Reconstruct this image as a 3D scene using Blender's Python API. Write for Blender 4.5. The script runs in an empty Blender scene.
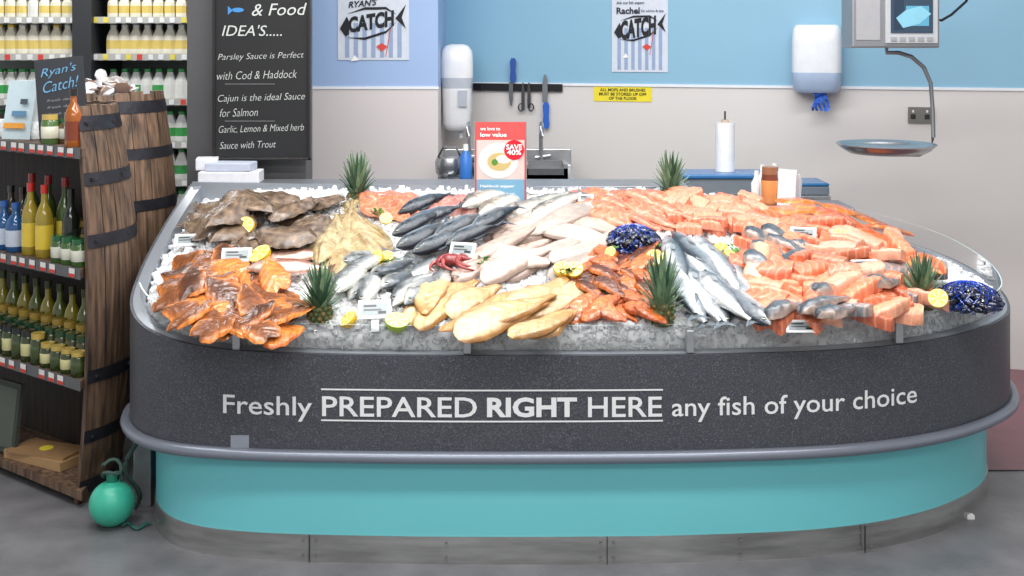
import bpy, math, random
from mathutils import Vector, Matrix, noise
random.seed(7)
R=random.random
def U(a,b): return a+(b-a)*R()
def C(r,g,b):
    f=lambda c:(c/255/12.92) if c/255<=0.04045 else ((c/255+0.055)/1.055)**2.4
    return (f(r),f(g),f(b),1.0)
def mixc(a,b,t):
    t=max(0,min(1,t)); return tuple(a[i]+(b[i]-a[i])*t for i in range(3))+(1.0,)
def mulc(a,k): return tuple(a[i]*k for i in range(3))+(1.0,)
scene=bpy.context.scene
try: scene.view_settings.view_transform='Standard'
except Exception: pass
F=1150.0; CH=1.6; HY=39.0
# ---------------------------------------------------------------- materials
def newmat(name):
    m=bpy.data.materials.new(name); m.use_nodes=True
    nt=m.node_tree; b=nt.nodes['Principled BSDF']; return m,nt,b
def mat(name,col,rough=.5,metal=0,noise_amt=.0,nscale=20,bump=0,bscale=60,emit=0,trans=0,coat=0,stretch=None):
    m,nt,b=newmat(name)
    b.inputs['Roughness'].default_value=rough; b.inputs['Metallic'].default_value=metal
    b.inputs['Transmission Weight'].default_value=trans
    b.inputs['Coat Weight'].default_value=coat
    tc=nt.nodes.new('ShaderNodeTexCoord'); src=tc.outputs['Object']
    if stretch:
        mp=nt.nodes.new('ShaderNodeMapping'); mp.inputs['Scale'].default_value=stretch; nt.links.new(src,mp.inputs[0]); src=mp.outputs[0]
    n=nt.nodes.new('ShaderNodeTexNoise'); n.inputs['Scale'].default_value=nscale; n.inputs['Detail'].default_value=5
    nt.links.new(src,n.inputs['Vector'])
    r=nt.nodes.new('ShaderNodeValToRGB')
    r.color_ramp.elements[0].position=.3; r.color_ramp.elements[1].position=.7
    r.color_ramp.elements[0].color=mulc(col,1-noise_amt); r.color_ramp.elements[1].color=mulc(col,1+noise_amt)
    nt.links.new(n.outputs['Fac'],r.inputs['Fac']); nt.links.new(r.outputs['Color'],b.inputs['Base Color'])
    if bump:
        n2=nt.nodes.new('ShaderNodeTexNoise'); n2.inputs['Scale'].default_value=bscale; n2.inputs['Detail'].default_value=4
        nt.links.new(src,n2.inputs['Vector'])
        bp=nt.nodes.new('ShaderNodeBump'); bp.inputs['Strength'].default_value=bump; bp.inputs['Distance'].default_value=.01
        nt.links.new(n2.outputs['Fac'],bp.inputs['Height']); nt.links.new(bp.outputs['Normal'],b.inputs['Normal'])
    return m
def vmat(name,rough=.4,metal=0,noise_amt=.15,nscale=40,bump=.2,bscale=120,coat=0,stripe=None,bd=.004):
    """colour attribute x procedural noise, optional muscle stripes from UV: (freq,vk,colour,strength)"""
    m,nt,b=newmat(name)
    b.inputs['Roughness'].default_value=rough; b.inputs['Metallic'].default_value=metal
    b.inputs['Coat Weight'].default_value=coat; b.inputs['Coat Roughness'].default_value=.08
    at=nt.nodes.new('ShaderNodeAttribute'); at.attribute_name='Col'
    tc=nt.nodes.new('ShaderNodeTexCoord')
    n=nt.nodes.new('ShaderNodeTexNoise'); n.inputs['Scale'].default_value=nscale; n.inputs['Detail'].default_value=6; n.inputs['Roughness'].default_value=.65
    nt.links.new(tc.outputs['Object'],n.inputs['Vector'])
    mr=nt.nodes.new('ShaderNodeMapRange'); mr.inputs[1].default_value=.32; mr.inputs[2].default_value=.68
    mr.inputs[3].default_value=1-noise_amt; mr.inputs[4].default_value=1+noise_amt
    nt.links.new(n.outputs['Fac'],mr.inputs[0])
    vm=nt.nodes.new('ShaderNodeVectorMath'); vm.operation='SCALE'
    nt.links.new(at.outputs['Color'],vm.inputs[0]); nt.links.new(mr.outputs[0],vm.inputs['Scale'])
    out=vm.outputs[0]; hsock=None
    if stripe:
        fr,vk,sc,st=stripe
        uv=nt.nodes.new('ShaderNodeUVMap'); sx=nt.nodes.new('ShaderNodeSeparateXYZ'); nt.links.new(uv.outputs[0],sx.inputs[0])
        def M(op,a,bv=None):
            k=nt.nodes.new('ShaderNodeMath'); k.operation=op
            for i,x in enumerate((a,bv)):
                if x is None: continue
                if isinstance(x,(int,float)): k.inputs[i].default_value=x
                else: nt.links.new(x,k.inputs[i])
            return k.outputs[0]
        s=M('ADD',M('MULTIPLY',sx.outputs[0],fr),M('MULTIPLY',M('ABSOLUTE',sx.outputs[1]),vk))
        s=M('ADD',s,M('MULTIPLY',n.outputs['Fac'],2.5))
        s=M('SINE',s); hsock=s
        r2=nt.nodes.new('ShaderNodeMapRange'); r2.inputs[1].default_value=.5; r2.inputs[2].default_value=1; r2.inputs[3].default_value=0; r2.inputs[4].default_value=st
        nt.links.new(s,r2.inputs[0])
        mx=nt.nodes.new('ShaderNodeMixRGB'); mx.inputs[2].default_value=sc
        nt.links.new(r2.outputs[0],mx.inputs[0]); nt.links.new(out,mx.inputs[1]); out=mx.outputs[0]
    nt.links.new(out,b.inputs['Base Color'])
    if bump:
        n2=nt.nodes.new('ShaderNodeTexNoise'); n2.inputs['Scale'].default_value=bscale; n2.inputs['Detail'].default_value=3
        nt.links.new(tc.outputs['Object'],n2.inputs['Vector'])
        h=n2.outputs['Fac']
        if hsock is not None:
            k=nt.nodes.new('ShaderNodeMath'); k.operation='MULTIPLY_ADD'; k.inputs[1].default_value=.18; nt.links.new(hsock,k.inputs[0]); nt.links.new(h,k.inputs[2]); h=k.outputs[0]
        bp=nt.nodes.new('ShaderNodeBump'); bp.inputs['Strength'].default_value=bump; bp.inputs['Distance'].default_value=bd
        nt.links.new(h,bp.inputs['Height']); nt.links.new(bp.outputs['Normal'],b.inputs['Normal'])
        nt.links.new(bp.outputs['Normal'],b.inputs['Coat Normal'])
    return m
# ---------------------------------------------------------------- mesh builder
class MB:
    def __init__(s): s.v=[];s.f=[];s.c=[];s.uv=[];s.m=[]
    def add(s,vs,fs,vcol=None,fcol=None,col=(1,1,1,1),uv=None,mi=0):
        o=len(s.v); s.v+= [tuple(p) for p in vs]
        for i,f in enumerate(fs):
            s.f.append(tuple(o+k for k in f)); s.m.append(mi)
            for k in f:
                s.c.append(vcol[k] if vcol else (fcol[i] if fcol else col))
                s.uv.append(uv[k] if uv else (0,0))
    def build(s,name,mats,parent=None,smooth=False,bevel=0):
        me=bpy.data.meshes.new(name); me.from_pydata(s.v,[],s.f)
        a=me.color_attributes.new('Col','FLOAT_COLOR','CORNER')
        a.data.foreach_set('color',[x for c in s.c for x in c])
        u=me.uv_layers.new(name='UVMap'); u.data.foreach_set('uv',[x for c in s.uv for x in c])
        if not isinstance(mats,(list,tuple)): mats=[mats]
        for mm in mats: me.materials.append(mm)
        me.polygons.foreach_set('material_index',s.m)
        me.polygons.foreach_set('use_smooth',[smooth]*len(s.f))
        me.update()
        if smooth:
            try: me.set_sharp_from_angle(angle=math.radians(52))
            except Exception: pass
        ob=bpy.data.objects.new(name,me); scene.collection.objects.link(ob)
        if bevel:
            b=ob.modifiers.new('b','BEVEL'); b.width=bevel; b.segments=2; b.limit_method='ANGLE'
        if parent: ob.parent=parent
        return ob
def empty(name,loc=(0,0,0)):
    e=bpy.data.objects.new(name,None); e.empty_display_size=.05; scene.collection.objects.link(e); return e
BF=[(0,3,2,1),(4,5,6,7),(0,1,5,4),(1,2,6,5),(2,3,7,6),(3,0,4,7)]
def box(mb,x0,x1,y0,y1,z0,z1,col=(1,1,1,1),rot=0,c=None,mi=0,tilt=0):
    vs=[(x0,y0,z0),(x1,y0,z0),(x1,y1,z0),(x0,y1,z0),(x0,y0,z1),(x1,y0,z1),(x1,y1,z1),(x0,y1,z1)]
    if rot or tilt:
        if c is None: c=((x0+x1)/2,(y0+y1)/2,z0)
        M=Matrix.Rotation(rot,3,'Z')@Matrix.Rotation(tilt,3,'X'); c=Vector(c)
        vs=[tuple(M@(Vector(p)-c)+c) for p in vs]
    mb.add(vs,BF,col=col,mi=mi)
def lathe(mb,prof,cen,n=16,col=(1,1,1,1),sq=0,mi=0,ang=0):
    vs=[];fs=[];fc=[]
    for (r,z,*_) in prof:
        for k in range(n):
            a=2*math.pi*k/n
            ca,sa=math.cos(a),math.sin(a)
            if sq: 
                p=sq; d=(abs(ca)**p+abs(sa)**p)**(1/p); ca/=d; sa/=d
            x,y=r*ca,r*sa
            x,y=x*math.cos(ang)-y*math.sin(ang),x*math.sin(ang)+y*math.cos(ang)
            vs.append((cen[0]+x,cen[1]+y,cen[2]+z))
    for i in range(len(prof)-1):
        cc=prof[i+1][2] if len(prof[i+1])>2 else col
        for k in range(n):
            k2=(k+1)%n
            fs.append((i*n+k,i*n+k2,(i+1)*n+k2,(i+1)*n+k)); fc.append(cc)
    fs.append(tuple(range(n-1,-1,-1))); fc.append(prof[0][2] if len(prof[0])>2 else col)
    fs.append(tuple((len(prof)-1)*n+k for k in range(n))); fc.append(prof[-1][2] if len(prof[-1])>2 else col)
    mb.add(vs,fs,fcol=fc,mi=mi)
def tube(mb,pts,r,n=8,col=(1,1,1,1),mi=0,closed=False):
    pts=[Vector(p) for p in pts]; N=len(pts); vs=[];fs=[]
    for i,p in enumerate(pts):
        t=(pts[min(i+1,N-1)]-pts[max(i-1,0)]).normalized()
        up=Vector((0,0,1)) if abs(t.z)<.9 else Vector((1,0,0))
        a=t.cross(up).normalized(); b=a.cross(t)
        rr=r[i] if isinstance(r,(list,tuple)) else r
        for k in range(n):
            th=2*math.pi*k/n; vs.append(p+a*math.cos(th)*rr+b*math.sin(th)*rr)
    for i in range(N-1):
        for k in range(n):
            k2=(k+1)%n; fs.append((i*n+k,i*n+k2,(i+1)*n+k2,(i+1)*n+k))
    fs.append(tuple(range(n))); fs.append(tuple((N-1)*n+k for k in range(n-1,-1,-1)))
    mb.add(vs,fs,col=col,mi=mi)
def ell(mb,c,r,col,n=10,m=7,M=None,vc=None):
    vs=[];fs=[]
    for i in range(m+1):
        ph=math.pi*i/m
        for k in range(n):
            th=2*math.pi*k/n
            p=Vector((r[0]*math.sin(ph)*math.cos(th),r[1]*math.sin(ph)*math.sin(th),r[2]*math.cos(ph)))
            if M: p=M@p
            vs.append(p+Vector(c))
    for i in range(m):
        for k in range(n):
            k2=(k+1)%n; fs.append((i*n+k,(i+1)*n+k,(i+1)*n+k2,i*n+k2))
    mb.add(vs,fs,col=col)
_tc={}
def text_geo(body,w,h=None,bold=0.0,shear=0,align='L'):
    key=(body,bold,shear)
    if key not in _tc:
        cu=bpy.data.curves.new('t','FONT'); cu.body=body; cu.offset=bold; cu.shear=shear; cu.resolution_u=3
        ob=bpy.data.objects.new('t',cu); scene.collection.objects.link(ob)
        dg=bpy.context.evaluated_depsgraph_get(); me=bpy.data.meshes.new_from_object(ob.evaluated_get(dg))
        vs=[(v.co.x,v.co.y) for v in me.vertices]; fs=[tuple(p.vertices) for p in me.polygons]
        bpy.data.objects.remove(ob); bpy.data.meshes.remove(me); bpy.data.curves.remove(cu)
        _tc[key]=(vs,fs)
    vs,fs=_tc[key]
    x0=min(v[0] for v in vs);x1=max(v[0] for v in vs);y0=min(v[1] for v in vs);y1=max(v[1] for v in vs)
    k=w/(x1-x0); kh=h/(y1-y0) if h else k
    return [((x-x0)*k,(y-y0)*kh) for x,y in vs],fs
def put_text(mb,body,org,w,h=None,bold=0,shear=0,col=(1,1,1,1),rot=0,tilt=0,slope=0,mi=0):
    vs,fs=text_geo(body,w,h,bold,shear)
    M=Matrix.Rotation(rot,3,'Z')@Matrix.Rotation(tilt,3,'X')
    mb.add([M@Vector((x,0,z+slope*x))+Vector(org) for x,z in vs],fs,col=col,mi=mi)
# ---------------------------------------------------------------- generic mats
steel=mat('brushed_steel',C(190,192,194),.32,.85,.08,30)
steel_d=mat('dull_steel',C(150,152,156),.38,.6,.1,20)
m_paint=vmat('painted',.5,0,.03,8,.0)
m_gloss=vmat('glossy_print',.25,0,.04,20,0)
m_matte=vmat('matte_print',.7,0,.05,30,0)
m_text=vmat('print_ink',.6,0,0,10,0)
# ---------------------------------------------------------------- counter outline
ctrl=[(-1.30,4.68,1.02),(-1.31,4.32,.90),(-1.30,4.00,.785),(-1.25,3.77,.715),(-1.11,3.60,.675),(-.86,3.52,.648),(-.4,3.49,.64),(.1,3.485,.64),
(.6,3.50,.64),(1.05,3.555,.64),(1.40,3.69,.643),(1.67,3.91,.65),(1.79,4.15,.66),(1.80,4.36,.695),(1.70,4.53,.75),(1.48,4.64,.81),(1.15,4.68,.87),(.72,4.68,.99)]
def cr(p0,p1,p2,p3,t):
    return tuple(.5*((2*p1[i])+(-p0[i]+p2[i])*t+(2*p0[i]-5*p1[i]+4*p2[i]-p3[i])*t*t+(-p0[i]+3*p1[i]-3*p2[i]+p3[i])*t**3) for i in range(3))
out=[]; NS=10
for i in range(len(ctrl)-1):
    p0=ctrl[max(i-1,0)];p1=ctrl[i];p2=ctrl[i+1];p3=ctrl[min(i+2,len(ctrl)-1)]
    for k in range(NS): out.append(cr(p0,p1,p2,p3,k/NS))
out.append(ctrl[-1])
for k in range(1,24):
    t=k/24; out.append((.72+(-1.30-.72)*t,4.68,.99+.03*t))
N=len(out)
def offs(d,pts=out):
    r=[]
    n=len(pts)
    for i,p in enumerate(pts):
        a=pts[(i-1)%n];b=pts[(i+1)%n]
        tx,ty=b[0]-a[0],b[1]-a[1]; l=math.hypot(tx,ty) or 1
        r.append((p[0]+ty/l*d,p[1]-tx/l*d,p[2]))
    return r
def front_y(X):
    for i in range(3*NS,13*NS):
        a,b=out[i],out[i+1]
        if a[0]<=X<=b[0]: 
            t=(X-a[0])/(b[0]-a[0]); return a[1]+(b[1]-a[1])*t
    return 3.5
def ss(a,b,x):
    t=max(0,min(1,(x-a)/(b-a))); return t*t*(3-2*t)
def ice(x,y):
    t=(y-3.52)/1.06
    zb=.985-.17*ss(.5,1.7,x)
    z=.705+(zb-.705)*t
    z-=.09*ss(1.15,1.75,x)*min(1,max(0,t*1.5)); z-=.05*ss(1.0,1.22,-x)
    inn=ss(3.55,3.75,y)*(1-ss(4.4,4.6,y))*ss(-1.22,-1.0,x)*(1-ss(1.45,1.7,x))
    z+=inn*(.012+.035*noise.noise(Vector((x*3.1+3,y*3.6,1.7))))
    return z
def ice_at(px,py,h=0.0):
    Y=3.4
    while Y<5:
        x=(px-512)/F*Y; z=CH-(py-HY)/F*Y
        if z<=ice(x,Y)+h: break
        Y+=.004
    return x,Y
fc=empty('fish_counter')
def band(mb,A,B,closed=True,col=(1,1,1,1)):
    n=len(A); vs=list(A)+list(B); fs=[]
    for i in range(n if closed else n-1):
        j=(i+1)%n; fs.append((i,j,n+j,n+i))
    mb.add(vs,fs,col=col)
m_panel,nt,b=newmat('speckled_dark_laminate')
b.inputs['Roughness'].default_value=.4
tc=nt.nodes.new('ShaderNodeTexCoord'); vo=nt.nodes.new('ShaderNodeTexNoise'); vo.inputs['Scale'].default_value=240; vo.inputs['Detail'].default_value=2
nt.links.new(tc.outputs['Object'],vo.inputs['Vector']); rp=nt.nodes.new('ShaderNodeValToRGB')
rp.color_ramp.elements[0].position=.35; rp.color_ramp.elements[0].color=C(58,60,66)
rp.color_ramp.elements[1].position=.73; rp.color_ramp.elements[1].color=C(112,114,120)
e=rp.color_ramp.elements.new(.58); e.color=C(76,78,84)
nt.links.new(vo.outputs['Fac'],rp.inputs['Fac']); nt.links.new(rp.outputs['Color'],b.inputs['Base Color'])
mb=MB(); lo=[(p[0],p[1],.335) for p in out]
band(mb,lo,out)
i1=offs(-.012); band(mb,out,i1)
mb.build('panel',m_panel,fc,True)
BS=.945
def scl(p,z): return ((p[0]-.25)*BS+.25,(p[1]-4.1)*.965+4.1,z)
mb=MB()
band(mb,[scl(p,.335) for p in out],lo); mb.build('overhang',steel_d,fc)
mb=MB(); a=offs(-.010); b2=offs(-.05); b2=[(p[0],p[1],p[2]+.004) for p in b2]; c2=[(p[0],p[1],p[2]-.10) for p in offs(-.055)]
band(mb,[(p[0],p[1],p[2]+.001) for p in a],b2); band(mb,b2,c2); 
mb.build('rim_cap',mat('rim_grey',C(150,155,162),.3,.4),fc,True)
mb=MB(); rr=[(p[0],p[1],.335) for p in offs(.012)]; tube(mb,rr[2*NS+2:15*NS],.019,10)
mb.build('bumper_rail',mat('rail_metal',C(134,140,152),.35,.5),fc,True)
teal=mat('teal_panel',C(112,200,206),.4,0,.02,3)
mb=MB(); band(mb,[scl(p,.08) for p in out],[scl(p,.335) for p in out]); mb.build('base',teal,fc,True)
kp=offs(.004,[scl(p,0) for p in out])
mb=MB(); band(mb,[(p[0],p[1],.0) for p in kp],[(p[0],p[1],.083) for p in kp]); band(mb,[(p[0],p[1],.083) for p in kp],[scl(p,.083) for p in out])
kick=mb.build('kick_plate',mat('kick_steel',C(168,168,166),.25,.7,.35,4,.08,30,stretch=(.8,.8,6)),fc,True)
mb=MB()
for X in (-.62,.29,1.10):
    y=(front_y(X)-4.1)*.965+4.1; box(mb,X-.0012,X+.0012,y-.0065,y,0,.083,C(40,40,40))
for X in (-.95,-.60,-.64,-.2,.27,.31,.7,1.08,1.12):
    y=(front_y(X)-4.1)*.965+4.1
    for z in (.02,.065): lathe(mb,[(.005,0),(.003,.003)],(X,y-.008,z),8,C(90,90,90))
mb.build('seams_and_screws',m_paint,fc)
mb=MB(); box(mb,-1.32,.72,4.69,4.93,.965,1.0); box(mb,.73,1.40,4.69,4.93,.88,.91); box(mb,-1.25,.72,4.72,4.90,.0,.965); box(mb,.75,1.35,4.72,4.90,0,.88)
box(mb,-1.295,-1.235,3.93,4.62,0.0,.30)
mb.build('rear_worktop',steel_d,fc,bevel=.004)
# lettering
mb=MB()
def colX(px):
    X=(px-512)/330.
    for _ in range(6): X=(px-512)/F*(front_y(X)-.003)
    return X
def letter(body,px0,px1,py0,py1,bold):
    x0=colX(px0);x1=colX(px1); Y=3.495
    z0=CH-(py1-HY)*Y/F; z1=CH-(py0-HY)*Y/F
    vs,fs=text_geo(body,x1-x0,z1-z0,bold)
    mb.add([(x0+a,front_y(x0+a)-.0025,z0+bz) for a,bz in vs],fs)
letter('Freshly',223,312,397,422,.008)
letter('PREPARED',322,477,396,416,.010)
letter('RIGHT',487,577,396,416,.035)
letter('HERE',588,662,396,416,.010)
letter('any fish of your choice',672,917,397,422,.008)
for py in (390,421):
    xa=colX(321); xb=colX(663); z=CH-(py-HY)*3.487/F
    for k in range(12):
        u0=xa+(xb-xa)*k/12;u1=xa+(xb-xa)*(k+1)/12
        mb.add([(u0,front_y(u0)-.0025,z-.0025),(u1,front_y(u1)-.0025,z-.0025),(u1,front_y(u1)-.0025,z+.0025),(u0,front_y(u0)-.0025,z+.0025)],[(0,1,2,3)])
mb.build('lettering',mat('vinyl_white',C(232,232,232),.5),fc)
mb=MB(); xx=colX(240); zz=CH-(444-HY)*3.5/F; box(mb,xx-.028,xx+.028,front_y(xx)-.006,front_y(xx)-.001,zz-.02,zz+.022,C(140,145,155)); mb.build('info_plate',m_gloss,fc)
# glass upstand
m_glass,nt,b=newmat('clear_glass'); nt.nodes.remove(b)
tr=nt.nodes.new('ShaderNodeBsdfTransparent'); tr.inputs[0].default_value=(.975,.99,.99,1); gl=nt.nodes.new('ShaderNodeBsdfGlossy'); gl.inputs['Roughness'].default_value=.03
lw=nt.nodes.new('ShaderNodeLayerWeight'); lw.inputs[0].default_value=.2; mx=nt.nodes.new('ShaderNodeMixShader')
nt.links.new(lw.outputs['Fresnel'],mx.inputs[0]); nt.links.new(tr.outputs[0],mx.inputs[1]); nt.links.new(gl.outputs[0],mx.inputs[2])
nt.links.new(mx.outputs[0],nt.nodes['Material Output'].inputs['Surface'])
m_gedge=mat('glass_edge',C(190,215,215),.2,0)
gi=offs(-.03)[3*NS:15*NS+5]; go=offs(-.026)[3*NS:15*NS+5]
gh=.085
mb=MB(); band(mb,gi,[(p[0],p[1],p[2]+gh) for p in gi],False); mb.build('glass_upstand',m_glass,fc,True)
mb=MB(); band(mb,[(p[0],p[1],p[2]+gh) for p in gi],[(p[0],p[1],p[2]+gh) for p in go],False); mb.build('glass_top_edge',m_gedge,fc,True)
mb=MB()
for px in (235,467,691,901):
    x=colX(px); y=front_y(x)
    box(mb,x-.012,x+.012,y+.008,y+.04,.642,.712,(1,1,1,1))
mb.build('glass_clips',steel,fc,bevel=.003)
# ---------------------------------------------------------------- ice
m_ice,nt,b=newmat('crushed_ice')
b.inputs['Roughness'].default_value=.3; b.inputs['IOR'].default_value=1.31
b.inputs['Subsurface Weight'].default_value=.6; b.inputs['Subsurface Radius'].default_value=(.03,.034,.038); b.inputs['Subsurface Scale'].default_value=1
b.inputs['Coat Weight'].default_value=.3
tc=nt.nodes.new('ShaderNodeTexCoord'); v1=nt.nodes.new('ShaderNodeTexVoronoi'); v1.inputs['Scale'].default_value=60
nt.links.new(tc.outputs['Object'],v1.inputs['Vector'])
rp=nt.nodes.new('ShaderNodeValToRGB'); rp.color_ramp.elements[0].color=(1,1,1,1); rp.color_ramp.elements[1].color=C(246,250,254); rp.color_ramp.elements[1].position=.8
nt.links.new(v1.outputs['Distance'],rp.inputs['Fac']); nt.links.new(rp.outputs['Color'],b.inputs['Base Color'])
bp=nt.nodes.new('ShaderNodeBump'); bp.inputs['Strength'].default_value=.4; bp.inputs['Distance'].default_value=.005
nt.links.new(v1.outputs['Distance'],bp.inputs['Height']); nt.links.new(bp.outputs['Normal'],b.inputs['Normal'])
ins=offs(-.058); 
def inside(x,y,poly):
    c=False; n=len(poly); j=n-1
    for i in range(n):
        if (poly[i][1]>y)!=(poly[j][1]>y) and x<(poly[j][0]-poly[i][0])*(y-poly[i][1])/(poly[j][1]-poly[i][1])+poly[i][0]: c=not c
        j=i
    return c
cx0,cy0=.25,4.1
mb=MB(); rings=40; n=len(ins); vs=[];fs=[]
vs+= [(p[0],p[1],min(ice(p[0],p[1]),p[2])-.07) for p in ins]
for r in range(rings):
    k=1-r/rings
    for p in ins:
        x=cx0+(p[0]-cx0)*k; y=cy0+(p[1]-cy0)*k
        z=ice(x,y)+(noise.noise(Vector((x*25,y*25,0)))*.012)-(0.012 if r==0 else 0)
        vs.append((x,y,z))
vs.append((cx0,cy0,ice(cx0,cy0)))
for r in range(rings):
    for i in range(n):
        j=(i+1)%n; fs.append((r*n+i,r*n+j,(r+1)*n+j,(r+1)*n+i))
for i in range(n): fs.append((rings*n+i,rings*n+(i+1)%n,(rings+1)*n))
mb.add(vs,fs)
def chunk(x,y,z,s):
    M=Matrix.Rotation(U(0,6),3,'Z')@Matrix.Rotation(U(0,6),3,'X')
    vs=[]
    for q in ((-1,-1,-1),(1,-1,-1),(1,1,-1),(-1,1,-1),(-1,-1,1),(1,-1,1),(1,1,1),(-1,1,1)):
        v=Vector([q[i]*s*U(.5,1.2) for i in range(3)]); vs.append(M@v+Vector((x,y,z)))
    mb.add(vs,BF)
cnt=0
while cnt<10500:
    x=U(-1.25,1.75); y=U(3.5,4.62)
    if R()<.45: y=3.5+abs(random.gauss(0,.09))+(front_y(x)-3.5)
    if not inside(x,y,ins): continue
    chunk(x,y,ice(x,y)+U(-.004,.008),U(.004,.0105)); cnt+=1
for k in range(3000):
    i=random.randrange(3*NS,14*NS); p=ins[i]; q=ins[i+1]; t=R()
    x=p[0]+(q[0]-p[0])*t;y=p[1]+(q[1]-p[1])*t; zt=max(ice(x,y),p[2]); chunk(x,y+.004,U(p[2]-.02,zt+.0),U(.004,.009))
mb.build('crushed_ice',m_ice,fc,False)
# ---------------------------------------------------------------- fish geometry
def interp(tab,u):
    for i in range(len(tab)-1):
        if u<=tab[i+1][0]:
            t=(u-tab[i][0])/(tab[i+1][0]-tab[i][0]); t=t*t*(3-2*t)*.5+t*.5
            return tab[i][1]+(tab[i+1][1]-tab[i][1])*t
    return tab[-1][1]
def fish_geo(L,H,T,back,side,belly,stripes=0,eye=True,seed=0,flip=1,split=.42):
    vs=[];fs=[];vc=[];uv=[]; n=34;m=16
    prof=[(0,.06),(.04,.32),(.12,.66),(.22,.88),(.36,1),(.55,.9),(.72,.58),(.86,.24),(.93,.2)]
    bend=U(-.18,.18); dark=U(.8,1.12)
    for i in range(n+1):
        u=.93*i/n; h=H/2*interp(prof,u); t=T/2*min(1,interp(prof,u)*1.15)
        for k in range(m):
            th=2*math.pi*k/m; y=h*math.cos(th); z=t*math.sin(th)+T/2*.9
            w=(1-math.cos(th))/2
            if w<split: c=mixc(back,side,(w/split)**2.5)
            else: c=mixc(side,belly,(w-split)/.4)
            if stripes and w<split+.03:
                s=math.sin(u*95+3*math.sin(w*14+seed)); c=mixc(c,mulc(back,.2),stripes*(.5+.5*s)*(1-w/(split+.03))*1.3)
            if abs(w-.48)<.03: c=mulc(c,.75)
            if .19<u<.225 and .15<w<.9: c=mulc(c,.5)
            if u<.19: c=mulc(c,.8)
            vs.append((u*L,flip*y,z)); vc.append(mulc(c,dark)); uv.append((u,w))
    for i in range(n):
        for k in range(m):
            k2=(k+1)%m; fs.append((i*m+k,i*m+k2,(i+1)*m+k2,(i+1)*m+k))
    fs.append(tuple(range(m)))
    def plate(pts,c):
        o=len(vs); z0=T*.45
        for (x,y,*zz) in pts: 
            vs.append((x*L,flip*y*H,(zz[0]*T if zz else z0)));vc.append(c);uv.append((0,0))
        for q in range(1,len(pts)-1): fs.append((o,o+q,o+q+1))
    fcol=mixc(back,side,.45)
    plate([(.90,0),(.91,.10),(.96,.28),(1.03,.50),(.99,.12),(.975,0)],fcol)
    plate([(.90,0),(.91,-.10),(.96,-.28),(1.03,-.50),(.99,-.12),(.975,0)],fcol)
    plate([(.32,.46),(.36,.64),(.46,.58),(.6,.42),(.6,.38)],fcol)
    plate([(.58,-.36),(.63,-.52),(.74,-.3),(.74,-.22)],fcol)
    plate([(.24,-.05,1.0),(.30,.08,1.04),(.37,-.02,1.05),(.33,-.16,.98)],mixc(fcol,belly,.3))
    plate([(.3,-.42),(.33,-.6),(.42,-.44)],fcol)
    if eye:
        o=len(vs); ex,ey=.075*L,flip*H*.08; rr=H*.085; zt=T*.9*.5+T/2*.52
        for ring,(r_,dz,c) in enumerate(((1.0,-.0,C(200,195,170)),(.62,.0015,C(15,15,18)),(.0,.002,C(10,10,12)))):
            for k in range(8):
                a=k*math.pi/4; vs.append((ex+r_*rr*math.cos(a),ey+r_*rr*math.sin(a),zt+dz)); vc.append(c); uv.append((0,0))
        for ring in range(2):
            for k in range(8):
                k2=(k+1)%8; fs.append((o+ring*8+k,o+ring*8+k2,o+ring*8+8+k2,o+ring*8+8+k))
    vs=[(x,y+bend*L*(x/L)**2,z) for x,y,z in vs]
    return vs,fs,vc,uv
def fillet_geo(L,W,T,c1,c2=None,edge=None,prof=None,n=22,groove=.25,blk=False,ep=3,notch=0,thin=False,lump=.16):
    """boneless side: flat underside, sharp trimmed edge, centre groove, irregular outline"""
    c2=c2 or c1; edge=edge or c1
    prof=prof or [(0,.35),(.06,.78),(.25,1),(.5,.92),(.75,.6),(.92,.38),(1,.16)]
    vs=[];fs=[];vc=[];uv=[]; m=22; bend=U(-.22,.22); sd=U(0,99); dk=U(.84,1.08)
    ex=.28 if blk else (.32 if thin else .42)
    for i in range(n+1):
        u=i/n; w=W/2*interp(prof,u); hp=T*(.45+.55*math.sin(math.pi*min(1,u*1.1+.12)))
        if blk: hp=T*(.88+.12*math.sin(math.pi*u))
        elif i in(0,n): hp*=.3
        wl=w*(1+.24*noise.noise(Vector((u*5,sd,0)))); wr=w*(1+.24*noise.noise(Vector((u*5,sd,9))))
        fold=.2*T*math.sin(u*7+sd)*(0 if blk else 1)
        for k in range(m):
            th=2*math.pi*k/m; v=math.cos(th); s=math.sin(th)
            if blk: v=math.copysign(abs(v)**.55,v)
            z=hp*max(0,s)**ex if s>0 else 0
            if s>0: z-=groove*hp*math.exp(-(v/.11)**2); z+=T*lump*noise.noise(Vector((u*7,v*2.5,sd)))
            z+=fold*v*v
            xx=u*L+(notch*L*math.exp(-(v/.35)**2)*(1-u)**3)
            vs.append((xx,(wr if v>0 else wl)*v+bend*L*(u*u-u),max(z,0))); c=mixc(c1,c2,u**1.5); c=mixc(c,edge,(abs(v)**ep)); 
            if s>0: c=mulc(c,1-.25*math.exp(-(v/.09)**2)*(groove>.2))
            vc.append(mulc(c,dk*(1+.30*noise.noise(Vector((u*5,v*3,sd+5)))))); uv.append((u,v))
    for i in range(n):
        for k in range(m):
            k2=(k+1)%m; fs.append((i*m+k,i*m+k2,(i+1)*m+k2,(i+1)*m+k))
    fs.append(tuple(range(m))); fs.append(tuple(n*m+k for k in range(m-1,-1,-1)))
    return vs,fs,vc,uv
def portion_geo(L,W,T,c1,skinc=None):
    return fillet_geo(L,W,T,c1,mixc(c1,C(250,170,130),.2),skinc or mulc(c1,.86),prof=[(0,.85),(.08,.97),(.5,1),(.92,.93),(1,.8)],n=8,groove=.10,blk=True,lump=.12)
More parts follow.
